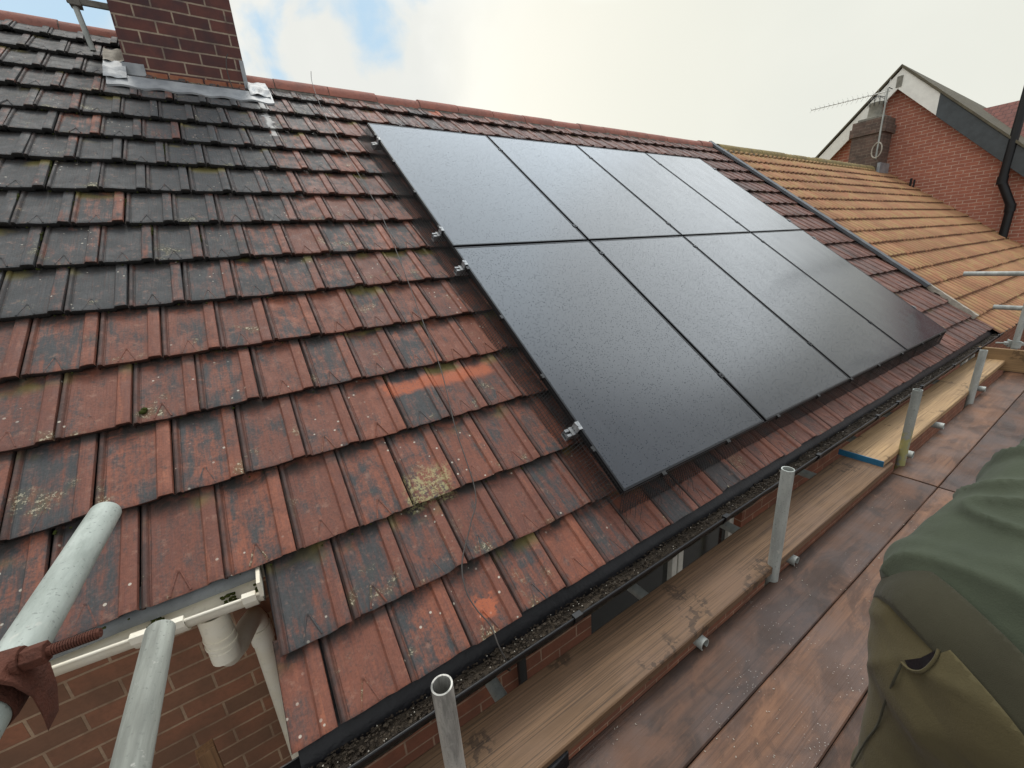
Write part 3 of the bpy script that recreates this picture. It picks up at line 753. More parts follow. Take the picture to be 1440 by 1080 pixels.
mesh_side((-.004, 0, 0), (-.004, AH, 0), (-.07,0,0), 'black wire bird mesh closing the left edge of the solar array')
mesh_side((0, -.004, 0), (AW, -.004, 0), (0,-.055,0), 'black wire bird mesh along the lower edge of the solar array', clips=9)
mesh_side((0, AH+.004, 0), (AW, AH+.004, 0), (0,.03,0), 'black wire bird mesh along the top edge of the solar array', pitch=.025)
# loose wires poking from the lower left corner
lw = MB(); rnd = random.Random(21)
for i in range(26):
    p = Vector((rnd.uniform(-.05,.45), rnd.uniform(-.06,-.01), -.05)); d = Vector((rnd.uniform(-.05,.05), rnd.uniform(-.09,-.01), rnd.uniform(-.07,-.03)))
    lw.tube([p, p+d*.5+Vector((.006,0,.01)), p+d], .0008, 4, False)
o = lw.build('wire_offcuts', M['wire']); o.rotation_euler = (TH,0,0); tag(o, 'bent black wire ends tangled below the lower left corner of the array', 'wire')
# cable lying down the roof
pt = [(-.20,4.62,-.01),(-.228,4.45,-.06),(-.265,3.905,-.09),(-.27,3.2,-.1),(-.274,2.418,-.1),(-.323,1.847,-.1),(-.384,1.329,-.1),(-.433,.914,-.1),(-.504,.585,-.1),(-.553,.277,-.1),(-.63,.16,-.1),(-.716,.05,-.1),(-.743,-.039,-.1),(-.735,-.11,-.1),(-.714,-.173,-.1),(-.716,-.235,-.1),(-.70,-.30,-.14),(-.69,-.31,-.2),(-.70,-.26,-.26)]
def smooth_path(p, n=10):
    p = [Vector(q) for q in p]; out = []
    for i in range(len(p)-1):
        a, b, c, d = p[max(i-1,0)], p[i], p[i+1], p[min(i+2,len(p)-1)]
        for k in range(n):
            t = k/n; out.append(.5*((2*b)+(-a+c)*t+(2*a-5*b+4*c-d)*t*t+(-a+3*b-3*c+d)*t**3))
    return out+[p[-1]]
cb = MB(); cb.tube(smooth_path(pt), .0024, 8)
o = cb.build('cable', M['cable'], None, True, 60); o.rotation_euler = (TH,0,0); tag(o, 'thin grey cable trailing down the tiles from the ridge into the gutter', 'cable')

# ------------------------------------------------------------------ neighbour: ribbed orange roof
nb = empty('orange_roofed_house', (9.8,0,ZG), label='neighbouring house with mossy orange ribbed tile roof, beyond the lead verge', cat='house')
NBI = Matrix.Translation((-9.8,0,5.4))
def NB(o): o.matrix_parent_inverse = NBI; return o
XG = 13.7
vs = []; fs = []; tcl = []; rnd = random.Random(31); pit = .165
v = -.21; gauge = .303; v = 4.244-.303*15
row = 0
while v < 4.35:
    nt = int((XG-XV+.1)/.30)+1
    x0 = XV+.05
    o0 = len(vs); n = int((XG+.05-x0)/pit*6); prof = [0,.002,.016,.030,.030,.014]
    cnt = 0
    for i in range(n+1):
        x = x0+i*pit/6; t = int((x-x0+(row % 2)*.15)/.30); rs = random.Random(t*91+row*7); hu = rs.random(); j = rs.gauss(0,.003); j2 = rs.gauss(0,.002)
        pn = prof[i % 6]+ (.004 if ((x-x0+(row%2)*.15) % .30) < .03 else 0)
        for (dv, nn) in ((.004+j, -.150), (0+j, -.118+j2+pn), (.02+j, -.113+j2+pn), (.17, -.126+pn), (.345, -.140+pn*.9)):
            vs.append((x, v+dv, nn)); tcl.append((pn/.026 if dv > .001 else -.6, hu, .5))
    for i in range(n):
        for j in range(4): p = o0+i*5+j; fs.append((p, p+5, p+6, p+1))
    v += gauge; row += 1
me = bpy.data.meshes.new('roof_tiles'); me.from_pydata(vs, [], fs); me.materials.append(M['orange'])
at = me.attributes.new('tcol', 'FLOAT_VECTOR', 'POINT'); at.data.foreach_set('vector', [c for q in tcl for c in q])
me.polygons.foreach_set('use_smooth', [True]*len(me.polygons)); me.set_sharp_from_angle(angle=R(50))
o = bpy.data.objects.new('roof_tiles', me); col.objects.link(o); o.parent = nb; NB(o); o.rotation_euler = (TH,0,0)
b_ = MB(); b_.box((XV+.03, -.15, -.2), (XG, 4.4, -.16)); o = NB(b_.build('roof_boarding', M['felt'], nb)); o.rotation_euler = (TH,0,0)
p, p2 = ridge(XV+.03, XG-.62, 3.60, 2.50, .115, 'ridge_tiles', M['ridge_moss'], nb, 15); NB(p)
b_ = MB(); b_.add([(XV,3.6,2.5),(XG,3.6,2.5),(XG,7.8,-.6),(XV,7.8,-.6)], [(0,1,2,3)]); NB(b_.build('rear_slope', M['ridge_moss'], nb))
b_ = MB(); wall_with_holes(b_, 6.1, XG, ZG, -.20, YW, [WIN[1]]); NB(b_.build('brick_wall', M['brick_r'], nb)); b_ = MB(); b_.box((6.1,7.7,ZG), (XG,7.8,-.3)); NB(b_.build('rear_wall', M['brick_r'], nb))
NB(window(nb, WIN[1]))
b_ = MB(); b_.box((6.16,-.05,-.43), (XG,-.03,-.235)); b_.box((6.16,-.03,-.43), (XG,YW,-.42)); NB(b_.build('fascia', M['black'], nb))
NB(gutter(6.35, XG-.02, -.118, -.252, .055, M['black'], 'black_gutter', nb, [6.9,7.8,8.7,9.6,10.5,11.4]))
# its chimney with flaunching, pot cage and lead
cm = MB(); x0, x1, y0, y1 = 12.95, 13.55, 3.46, 4.10
cm.box((x0,y0,2.2), (x1,y1,3.36)); cm.box((x0-.05,y0-.05,3.36), (x1+.05,y1+.05,3.55)); cm.box((x0-.02,y0-.02,3.55),(x1+.02,y1+.02,3.70))
c2 = NB(cm.build('chimney', M['brick_c2'], nb, bevel=.01))
q = MB(); q.box((x0+.04,y0+.06,3.70), (x1-.05,y1-.06,3.76)); q.build('cap', M['concrete'], c2, bevel=.01)
q = MB(); q.loft([[(13.22+r_*math.cos(a*PI/8), 3.78+r_*math.sin(a*PI/8), z) for a in range(16)] for z, r_ in ((3.76,.17),(3.80,.15),(4.02,.135),(4.05,.15),(4.10,.15))], cap=True); q.build('chimney_pot', M['concrete'], c2, True, 50)
q = MB()
for a in range(10):
    an = a*PI/5; q.tube([(13.22+.16*math.cos(an),3.78+.16*math.sin(an),4.02),(13.22+.17*math.cos(an),3.78+.17*math.sin(an),4.18),(13.22,3.78,4.26)], .006, 5)
q.build('pot_cage', M['wire'], c2)
q = MB(); q.box((x0-.03,y0-.07,2.42), (x1,y0-.003,2.66)); q.build('lead_apron', M['lead'], c2, bevel=.01)

# TV aerial
an = empty('television_aerial', (12.90,3.50,3.0), label='spiky television aerial on a thin mast fixed to the small sooty chimney', cat='aerial')
q = MB(); q.tube([(0,0,-.25),(0,0,1.28)], .018, 8); q.build('mast', M['galv'], an, True)
q = MB(); A0 = Vector((0,-.05,1.22)); B0 = Vector((.0,1.62,1.30)); q.tube([A0, B0], .012, 6)
for i in range(15):
    p = A0.lerp(B0, .12+.87*i/14); w = .13-.004*i
    q.tube([p+Vector((0,.05,w*.8)), p, p+Vector((0,.05,-w*.8))], .0035, 4); q.tube([p+Vector((w,.0,.0)), p-Vector((w,0,0))], .0035, 4)
for s_ in (-1, 1): q.tube([A0+Vector((-.12,0,.05)), A0+Vector((.12,0,.05))], .008, 4); q.tube([A0+Vector((0,.1,s_*.02)), A0+Vector((0,.02,s_*.24))], .008, 4)
q.build('boom', M['galv_pale'], an)
q = MB(); q.tube([(-.03+.11*math.sin(t*PI/12)*.3, .11*math.sin(t*PI/12), -.05+.17*math.cos(t*PI/12)) for t in range(24)], .014, 6); q.build('coiled_cable', M['pale_mortar'], an, True)

# ------------------------------------------------------------------ gable house
gh = empty('gabled_house', (XG+3,2.5,ZG), label='tall red brick house end with a white and dark grey bargeboard gable', cat='house')
GBI = Matrix.Translation((-XG-3,-2.5,5.4))
def GB(o): o.matrix_parent_inverse = GBI; return o
AY, AZ = 3.49, 4.50                           # wall apex
SL, SR = 1.03, 1.03
def gz(y): return AZ - abs(y-AY)*(1.045 if y > AY else .985)
wv_ = MB(); ys = (-3.5, 8.6)
wv_.add([(XG,ys[0],ZG),(XG,ys[1],ZG),(XG,ys[1],max(gz(ys[1]),-1)),(XG,AY,AZ),(XG,ys[0],gz(ys[0]))], [(4,3,2,1,0)])
wv_.add([(XG+9,ys[0],ZG),(XG+9,ys[1],ZG),(XG+9,ys[1],max(gz(ys[1]),-1)),(XG+9,AY,AZ),(XG+9,ys[0],gz(ys[0]))], [(0,1,2,3,4)])
wv_.add([(XG,ys[0],ZG),(XG+9,ys[0],ZG),(XG+9,ys[0],gz(ys[0])),(XG,ys[0],gz(ys[0]))], [(0,1,2,3)])
GB(wv_.build('brick_wall', M['brick_g'], gh))
def strip(y0, y1, dz0, dz1, x0, x1, name, mat, parent=gh):
    s_ = MB(); a = [(y0, gz(y0)), (y1, gz(y1))]
    v = []
    for x in (x0, x1):
        for (y, z) in a: v += [(x, y, z+dz0), (x, y, z+dz1)]
    s_.add(v, [(0,2,3,1),(4,5,7,6),(0,1,5,4),(2,6,7,3),(1,3,7,5),(0,4,6,2)])
    return GB(s_.build(name, mat, parent, bevel=.004))
YS = 2.68
strip(AY, YS, -.16, .30, XG-.20, XG-.16, 'white_bargeboard', M['barge_w'])
strip(YS, -3.8, -.17, .30, XG-.20, XG-.16, 'dark_bargeboard', M['barge_k'])
strip(AY, 8.9, -.14, .26, XG-.20, XG-.16, 'white_bargeboard', M['barge_w'])
for (a, b) in ((AY, -3.9), (AY, 9.0)):
    strip(a, b, .305, .365, XG-.24, XG+9.2, 'roof_slope', M['slate_roof'])
strip(AY, -3.8, -.02, .02, XG-.16, XG, 'soffit', M['barge_k']); strip(AY, 8.9, -.02, .02, XG-.16, XG, 'soffit', M['barge_w'])
q = MB(); q.box((XG-.215,AY-.06,AZ-.12), (XG-.201,AY+.05,AZ+.12)); GB(q.build('finial_bracket', M['concrete'], gh))
q = MB(); q.tube([(13.52,1.28,5.6),(13.52,1.335,1.93),(13.52,1.33,1.86),(13.52,1.11,1.36),(13.52,1.10,1.28),(13.52,1.10,.60)], .075, 16)
q.tube([(13.52,1.335,1.98),(13.52,1.33,1.82)], .088, 16); q.tube([(13.52,1.11,1.38),(13.52,1.10,1.22)], .088, 16)
GB(q.build('soil_pipe', M['black'], gh, True, 50))
q = MB(); q.box((13.45,2.86,1.98),(13.5,2.90,2.22)); q.box((13.45,2.80,1.98),(13.5,2.83,2.18)); GB(q.build('wall_bracket', M['black'], gh))
fr = empty('red_roofed_house', (21,2,ZG), label='house behind the gable, only its small red tiled roof showing', cat='house')
q = MB(); q.add([(-5.2,3.0,7.1),(-5.2,-9,7.1),(-2.5,-9,9.7),(-2.5,1.5,9.7),(1,-9,7.1),(1,3.0,7.1)], [(0,1,2,3),(3,2,4,5),(0,3,5)]); q.build('roof', M['red_roof'], fr)
q = MB(); q.box((-5.0,-8.8,0),(.8,2.0,6.9)); q.build('brick_wall', M['brick_g'], fr)

# ------------------------------------------------------------------ scaffold
GB_ = 'scaffold boards on the platform'
def board(x0, x1, y0, y1, ztop, mat, label, th=.038, mats=None, name='scaffold_board', group=GB_, seed=0):
    o = empty(name, ((x0+x1)/2, (y0+y1)/2, ztop-th), label=label, cat='scaffold board', group=group)
    L = (x1-x0)/2; Wd = (y1-y0)/2; mb = MB(); n_ = 48; rings = []
    for i in range(n_+1):
        x = -L+2*L*i/n_; e = .0022*noise.noise(Vector((x*3+seed*9, 1, seed))); e2 = .0022*noise.noise(Vector((x*3.3, 5, seed+3))); zz = .0018*noise.noise(Vector((x*.9, 9, seed)))
        rings.append([(x,-Wd+e,.003),(x,-Wd+e,th-.004+zz),(x,-Wd+.004+e,th+zz),(x,0,th+.0008+zz),(x,Wd-.004+e2,th+zz),(x,Wd+e2,th-.004+zz),(x,Wd+e2,.003),(x,0,0)])
    mb.loft(rings, closed=True, cap=True); mb.build('plank', mat, o, True, 40)
    return o
board(-2.6, 2.03, -.372, -.142, -.42, M['board_old'], 'weathered brown board lying beside the gutter, nearest the camera', seed=1)
b2 = board(1.92, 5.45, -.350, -.122, -.382, M['board_new'], 'pale board with blue painted end, lapped over the brown board', seed=2)
q = MB(); q.box((-1.769,-.116,-.0005),(-1.762,.116,.0385)); q.build('painted_end', M['blue'], b2, bevel=.001)
ys = [(-.580,-.368),(-.793,-.583),(-1.008,-.796),(-1.23,-1.012),(-1.455,-1.234)]
LL = [('dark wet board of the near platform, nearest the gutter','wet board of the far platform, nearest the gutter'),
      ('reddish wet board of the near platform, second from the gutter','wet board of the far platform, second from the gutter'),
      ('grey brown board of the near platform, third from the gutter','board of the far platform, third from the gutter'),
      ('board of the near platform beside the bending person, fourth from the gutter','board of the far platform, fourth from the gutter'),
      ('outermost board of the near platform','outermost board of the far platform')]
ma = [('deck_a','deck_b'),('deck_b','deck_a'),('deck_a','deck_b'),('deck_b','deck_a'),('deck_a','deck_b')]
for i, (a, b) in enumerate(ys):
    board(-2.4, 2.040, a, b, -.50, M[ma[i][0]], LL[i][0], seed=10+i); board(2.050, 6.0, a, b, -.497, M[ma[i][1]], LL[i][1], seed=20+i)
def tube(name, a, b, mat, label, r=.02415, group='galvanised scaffold tubes', open_end=True, cat='scaffold tube'):
    a = Vector(a); b = Vector(b); o = empty(name, a, label=label, cat=cat, group=group)
    mb = MB(); mb.hollow((0,0,0), b-a, r, r-.004, 28); mb.build('tube', mat, o, True, 50)
    return o
PY = -.366
tube('scaffold_standard', (-.972,PY,-3), (-.979,PY,.085), M['galv_old'], 'short weathered upright tube with open top, nearest the camera')
tube('scaffold_standard', (.574,PY,-3), (.569,PY,.060), M['galv'], 'upright galvanised tube second from the camera, beside the brown board')
tube('scaffold_standard', (2.211,PY,-3), (2.211,PY,.022), M['galv_p'], 'upright tube dabbed with yellow paint at its foot, by the blue board end')
tube('scaffold_standard', (3.93,PY,-3), (3.895,PY,-.024), M['galv'], 'upright galvanised tube just before the toe board')
s4 = tube('scaffold_standard', (5.42,PY,-3), (5.42,PY,1.1), M['galv'], 'tall upright tube beyond the toe board, at the right edge')
for x, ye, yw, nm in ((.02,-.392,.14,'first'),(.745,-.390,.14,'second'),(-.715,-.3,.10,'near'),(1.62,-.3,.12,'third'),(2.30,-.400,.12,'fourth'),(3.0,-.395,.1,'fifth'),(4.25,-.395,.1,'sixth')):
    LBt = {'first':'stub ended cross tube under the brown board, before the first bare upright','second':'cross tube under the brown board, just past the second upright','near':'grey cross tube beside the nearest upright, under the brown board','third':'cross tube in the dark gap before the blue board end','fourth':'cross tube under the blue board end beside the yellow dabbed upright','fifth':'cross tube end halfway along the pale board','sixth':'cross tube end near the toe board'}[nm]
    tube('scaffold_transom', (x,yw,-.483 if x < 1.9 else -.446), (x,ye,-.483 if x < 1.9 else -.446), M['galv'], LBt, group='cross tubes under the boards')
# tubes at the lower left running out to the camera side
tube('scaffold_ledger', (-1.500,-.95,.530), (-1.482,.004,.541), M['galv_y'], 'thick pale green tube at the left edge, gripped by the rusty coupler', group='tubes beside the lower left wall')
tube('scaffold_ledger', (-1.432,-1.0,.310), (-1.44,-.108,.313), M['galv_old_y'], 'worn grey tube end just below the cream gutter', group='tubes beside the lower left wall')
# far guard rails
tube('guard_rail', (5.5,-1.4,.468), (5.5,.146,.475), M['galv'], 'upper far guard rail tube crossing in front of the orange roof', group='far guard rails')
tube('guard_rail', (5.47,-1.4,.115), (5.50,-.135,.13), M['galv'], 'lower far guard rail tube, shorter at its end', group='far guard rails')
tb = empty('toe_board', (5.30,-.8,-.49), label='upright toe board closing the far end of the platform', cat='toe board')
q = MB(); q.box((-.019,-.65,.0),(.019,.66,.225)); q.build('plank', M['toe'], tb, bevel=.004)
# couplers
def coupler(loc, rot, label, mat='rust', s=1.):
    o = empty('scaffold_coupler', loc, rot, label=label, cat='coupler'); o.scale = (s,s,s)
    q = MB(); rings = []
    for ang in range(0, 271, 15):
        a = R(ang-45); c_, s_ = math.cos(a), math.sin(a)
        rings.append([(c_*r_, y, s_*r_) for r_, y in ((.0255,-.022),(.033,-.026),(.034,0),(.033,.026),(.0255,.022))])
    q.loft(rings, closed=True, cap=True); q.obox((.030,0,-.024), (.012,0,0), (0,.026,0), (0,0,.008)); q.build('jaw', M[mat], o, True, 45)
    q = MB(); q.box((.022,-.012,-.05),(.060,.012,.052)); q.box((.028,-.03,-.03),(.075,.03,-.022)); q.build('flap', M[mat], o, bevel=.003)
    q = MB(); q.tube([(.045,0,-.095),(.045,0,.088)], .0065, 12)
    for i in range(16): q.tube([(.045,0,.055+i*.002),(.045,0,.0561+i*.002)], .0075, 12)
    q.build('bolt', M[mat], o, True, 50)
    q = MB(); q.tube([(.045,0,.028),(.045,0,.048)], .014, 6); q.tube([(.045,0,.023),(.045,0,.028)], .017, 14); q.build('nut', M[mat], o, bevel=.001)
    return o
def px(x, y, d):
    return CAM + rx*((x-720)/567.83*d) + ry*((y-540)/567.83*d) + rz*d
coupler((5.42,PY,-.235), (R(90),0,R(20)), 'galvanised coupler resting on the toe board at the far upright', 'galv', 1.3)
blk = empty('packing_block', (-.69,-.362,-.505), (0,0,R(6)), label='small dark block wedged between the brown board and the platform', cat='block')
q = MB(); q.box((-.045,-.022,.0),(.045,.022,.062)); q.build('block', M['felt'], blk, bevel=.004)
# rusty swivel coupler round the thick pale tube
cp = empty('scaffold_coupler', (-1.490,-.428,.537), (0,0,R(-4)), label='rusty swivel coupler with threaded bolt clamped round the thick pale tube', cat='coupler')
q = MB(); rings = []
for ang in range(-150, 121, 15):
    a = R(ang+90-45); c_, s_ = math.cos(a), math.sin(a)
    rings.append([(c_*r_, y, s_*r_) for r_, y in ((.0248,-.021),(.031,-.026),(.0335,-.01),(.0335,.01),(.031,.026),(.0248,.021))])
q.loft(rings, closed=True, cap=True); q.build('band', M['rust'], cp, True, 45)
q = MB(); prof = [(-.075,.030),(-.03,.044),(.0,.047),(.03,.044),(.040,.032),(.048,.005),(.046,-.030),(.040,-.062)]
rg_ = []
for i, (x, z) in enumerate(prof):
    w_ = (.014,.021,.026,.026,.026,.024,.021,.015)[i]; rg_.append([(x, -w_, z-.003), (x, w_, z-.003), (x+.002, w_, z+.004), (x+.002, -w_, z+.004)])
q.loft(rg_, closed=True, cap=True); q.build('flap', M['rust'], cp, True, 40, bevel=.001)
q = MB(); q.tube([(-.16,0,.043),(.118,0,.043)], .0062, 12)
for i in range(17): q.tube([(.070+i*.0027,0,.043),(.0715+i*.0027,0,.043)], .0074, 12)
q.build('bolt', M['rust'], cp, True, 50)
q = MB(); q.tube([(.044,0,.043),(.066,0,.043)], .0145, 6); q.tube([(.038,0,.043),(.044,0,.043)], .0175, 16); q.build('nut', M['rust'], cp, bevel=.0012); cp.scale = (.88,.88,.88)
sk = MB(); rnd = random.Random(77)  # pale flakes stand for water glints and loose bits on the wet boards
for i in range(900):
    x = rnd.uniform(-1.2, 2.2) if i % 3 else rnd.gauss(-.25,.35); y = rnd.uniform(-1.4,-.385)
    if noise.noise(Vector((x*2.2, y*4, 4))) < -.05: continue
    s_ = rnd.uniform(.0006,.0016)*(1+.25*max(0, x)); a = rnd.uniform(0, PI)
    sk.obox((x, y, -.4975), (s_*1.6*math.cos(a), s_*1.6*math.sin(a), 0), (-s_*.6*math.sin(a), s_*.6*math.cos(a), 0), (0,0,.0006))
tag(sk.build('glint_specks', M['pale_mortar'], None), 'pale flakes standing in for water glints and small bits on the wet platform boards', 'grit', kind='stuff')
tm = empty('timber_offcut', (-1.585,.33,-2.2), (R(1),0,R(14)), label='sawn timber upright in front of the brick wall at the bottom left', cat='timber')
q = MB(); q.box((-.024,-.018,0),(.024,.018,1.745)); q.build('timber', M['timber'], tm, bevel=.002)

# ------------------------------------------------------------------ ground
g = MB(); g.add([(-150,-150,ZG),(150,-150,ZG),(150,150,ZG),(-150,150,ZG)], [(0,1,2,3)]); tag(g.build('ground', M['ground']), kind='structure')
# ------------------------------------------------------------------ person (bent over, back to the camera)
def blob(parts, voxel=.012, smooth=6, name='tmp', folds=None, clip=None):
    """union of tapered capsules / ellipsoids -> one continuous surface"""
    bm = bmesh.new()
    for p in parts:
        if p[0] == 'c':
            _, a, b, ra, rb, sq = p; a = Vector(a); b = Vector(b); t = b-a; L = t.length; t.normalize()
            up_ = Vector(sq[1]) if sq else t.orthogonal(); u = (up_-t*up_.dot(t)).normalized(); w = t.cross(u); k = sq[0] if sq else 1
            rings = []; N = 20; S = 14
            for i in range(-5, S+6):
                if i < 0: an = (5+i)/5*PI/2; s = -ra*math.cos(an)*.9; r_ = ra*math.sin(an)
                elif i > S: an = (i-S)/5*PI/2; s = L+rb*math.sin(an)*.9; r_ = rb*math.cos(an)
                else: s = L*i/S; r_ = ra+(rb-ra)*i/S
                r_ = max(r_, .0015); c = a+t*s
                rings.append([bm.verts.new(c+u*(r_*math.cos(2*PI*j/N))+w*(r_*k*math.sin(2*PI*j/N))) for j in range(N)])
            for i in range(len(rings)-1):
                for j in range(N): bm.faces.new((rings[i][j], rings[i][(j+1)%N], rings[i+1][(j+1)%N], rings[i+1][j]))
            bm.faces.new(rings[0][::-1]); bm.faces.new(rings[-1])
        else:
            _, c, rad, rot = p; mt = Matrix.Translation(c) @ rot.to_matrix().to_4x4() @ Matrix.Diagonal((*rad,1))
            bmesh.ops.create_uvsphere(bm, u_segments=24, v_segments=16, radius=1, matrix=mt)
    bmesh.ops.recalc_face_normals(bm, faces=bm.faces)
    me = bpy.data.meshes.new(name); bm.to_mesh(me); bm.free()
    o = bpy.data.objects.new(name, me); col.objects.link(o)
    m_ = o.modifiers.new('r', 'REMESH'); m_.mode = 'VOXEL'; m_.voxel_size = voxel
    m_ = o.modifiers.new('s', 'SMOOTH'); m_.iterations = smooth; m_.factor = .5
    dg = bpy.context.evaluated_depsgraph_get(); me2 = bpy.data.meshes.new_from_object(o.evaluated_get(dg))
    bpy.data.objects.remove(o); 
    if folds:
        nr = [v.normal.copy() for v in me2.vertices]
        for v, n_ in zip(me2.vertices, nr): v.co += n_*folds(v.co)
    if clip:
        bm = bmesh.new(); bm.from_mesh(me2)
        for (pt_, nn) in clip:
            bmesh.ops.bisect_plane(bm, geom=bm.verts[:]+bm.edges[:]+bm.faces[:], plane_co=pt_, plane_no=nn, clear_outer=True)
            ed = [e for e in bm.edges if e.is_boundary]
            if ed: bmesh.ops.holes_fill(bm, edges=ed, sides=0)
        bm.to_mesh(me2); bm.free()
    return me2
def put(me2, name, mat, parent):
    me2.materials.clear(); me2.materials.append(mat); me2.polygons.foreach_set('use_smooth', [True]*len(me2.polygons))
    o = bpy.data.objects.new(name, me2); col.objects.link(o); o.parent = parent
    o.matrix_parent_inverse = Matrix.Translation(-parent.location); return o
PD = Vector((.0,0,0))
person = empty('person', (-.10,-1.12,-.50), label='person in green fleece and olive trousers bending forward on the platform', cat='person')
from mathutils import Euler
V3 = lambda x, y, z: Vector((x, y, z))+PD
T_ = Vector((.80,-.26,.54)).normalized(); pel = V3(-.325,-1.085,.375); ch_ = pel+T_*.42; nk = pel+T_*.57+Vector((0,0,-.01)); hd = nk+Vector((.125,-.03,.0))
hipL, hipR = V3(-.350,-1.005,.33), V3(-.27,-1.19,.33)
knL, knR = V3(-.375,-1.0,-.06), V3(.0,-1.26,-.04)
anL, anR = V3(-.42,-.99,-.42), V3(-.10,-1.27,-.42)
shL, shR = ch_+Vector((.09,.165,.0)), ch_+Vector((-.02,-.185,-.03))
elL, elR = shL+Vector((.11,.03,-.26)), shR+Vector((.12,-.04,-.26))
wrL, wrR = elL+Vector((.18,-.05,-.15)), elR+Vector((.18,.06,-.15))
sqb = (1.35, (-.5,0,1))
body = [('c', pel, ch_, .105, .12, (1.35,(-.6,0,.8))), ('c', ch_, nk, .10, .055, None), ('c', nk, hd, .052, .055, None), ('e', hd+Vector((.05,0,-.01)), (.105,.075,.09), Euler((0,.5,0))),
        ('e', hd+Vector((.125,0,-.075)), (.014,.012,.02), Euler((0,0,0))),
        ('c', shL, elL, .045, .036, None), ('c', elL, wrL, .036, .026, None), ('c', shR, elR, .045, .036, None), ('c', elR, wrR, .036, .026, None),
        ('c', ch_, shL, .07, .05, None), ('c', ch_, shR, .07, .05, None),
        ('c', hipL, knL, .08, .052, None), ('c', knL, anL, .05, .035, None), ('c', hipR, knR, .08, .052, None), ('c', knR, anR, .05, .035, None),
        ('c', anL+Vector((-.02,0,-.03)), anL+Vector((.13,0,-.05)), .03, .025, None), ('c', anR+Vector((-.02,0,-.03)), anR+Vector((.13,0,-.05)), .03, .025, None)]
for wr, sd in ((wrL, 1), (wrR, -1)):
    d = Vector((.72,-.15*sd,-.66)).normalized(); sdv = Vector((.1,-1,.0)).normalized()*sd
    body.append(('c', wr, wr+d*.075, .026, .030, (1.2,(0,0,1))))
    for k, (off, ln_) in enumerate(((-.027,.062),(-.009,.074),(.009,.070),(.026,.055))):
        b0 = wr+d*.085+Vector((0,off,0)); b1 = b0+d*ln_*.5+Vector((0,0,-.004)); b2_ = b1+(d+Vector((-.25,0,-.5))).normalized()*ln_*.5
        body.append(('c', b0, b1, .0095, .0085, None)); body.append(('c', b1, b2_, .0085, .007, None))
    t0 = wr+d*.03+Vector((0,-.025*sd,0)); body.append(('c', t0, t0+(d*.6+Vector((0,-.6*sd,-.1))).normalized()*.055, .011, .008, None))
put(blob(body, .0065, 3), 'body', M['skin'], person)
def fold_j(p):
    t = p.dot(T_); q = Vector((t*9+1.6*noise.noise(p*3), p.y*3.5, (p.z*.8-p.x*.5)*4))
    f = .012*max(0,1-abs(noise.noise(q*1.1))*3.0)**2-.005
    f += .011*noise.noise(Vector((t*7, p.y*9, p.z*6)))+.0012*noise.noise(p*30)
    return f
def fold_t(p):
    f = .012*noise.noise(Vector((p.x*7, p.y*7, p.z*3.6)))+.005*(1-abs(noise.noise(Vector((p.x*6+p.z*3, p.y*6, p.z*9+p.x*4))))*2)**4-.001+.002*noise.noise(p*24)
    return f
hem_n = -(T_-Vector((0,.42,0))).normalized(); hem_p = V3(-.459,-1.045,.418)
jump = [('c', pel+Vector((.05,0,.05)), ch_, .150, .158, (1.38,(-.6,0,.8))), ('c', ch_, nk+Vector((-.02,0,0)), .13, .075, (1.2,(-.5,0,.8))),
        ('e', pel+T_*.035, (.175,.226,.176), Euler((0,-.59,-.3))), ('e', pel+T_*.12, (.150,.200,.155), Euler((0,-.59,-.3))), ('e', pel+T_*.22, (.17,.21,.150), Euler((0,-.59,-.3))), ('e', pel+T_*.34+Vector((-.05,.03,.05)), (.13,.17,.11), Euler((0,-.59,-.3))),
        ('c', shL, elL, .078, .062, None), ('c', elL, wrL, .060, .044, None), ('c', shR, elR, .078, .062, None), ('c', elR, wrR, .060, .044, None),
        ('c', ch_, shL, .11, .085, None), ('c', ch_, shR, .11, .085, None)]
jm = blob(jump, .0085, 8, folds=fold_j, clip=[(hem_p+hem_n*.018, hem_n)])
put(jm, 'fleece', M['jumper'], person)
band = [('c', pel+Vector((.0,0,.02)), ch_, .142, .14, (1.38,(-.6,0,.8))), ('e', pel+T_*.02, (.150,.198,.152), Euler((0,-.59,-.3))), ('e', pel-T_*.03, (.156,.206,.158), Euler((0,-.59,-.3))), ('e', pel+Vector((-.03,.05,.0)), (.128,.150,.13), Euler((0,0,0)))]
bm_ = blob(band, .008, 8, folds=lambda p: .003*math.sin(p.y*420)*0+.004*noise.noise(p*9), clip=[(hem_p+hem_n*.049, hem_n), (hem_p-hem_n*.02, -hem_n)])
put(bm_, 'waistband', M['band'], person)
tr = [('e', pel-T_*.04, (.150,.200,.152), Euler((0,-.59,-.3))), ('c', pel+Vector((.03,0,.07)), pel, .135, .145, (1.36,(-.9,0,.4))), ('e', pel+Vector((-.045,.065,-.075)), (.122,.132,.120), Euler((0,0,0))), ('e', pel+Vector((-.030,-.065,-.085)), (.125,.128,.125), Euler((0,0,0))),
      ('c', hipL, knL, .112, .085, None), ('c', knL, anL+Vector((0,0,.02)), .082, .066, None), ('c', hipR, knR, .112, .085, None), ('c', knR, anR+Vector((0,0,.02)), .082, .066, None)]
tm_ = blob(tr, .0085, 24, folds=fold_t, clip=[(hem_p+hem_n*.034, -hem_n)])
to = put(tm_, 'trousers', M['trouser'], person)
for a in (anL, anR):
    b = blob([('c', a+Vector((-.02,0,.07)), a+Vector((-.03,0,-.02)), .052, .05, None), ('c', a+Vector((-.04,0,-.045)), a+Vector((.15,0,-.052)), .042, .036, (1.15,(0,0,1)))], .007, 4, clip=[(Vector((0,0,-.4985)), Vector((0,0,-1)))])
    put(b, 'boot', M['boot'], person)
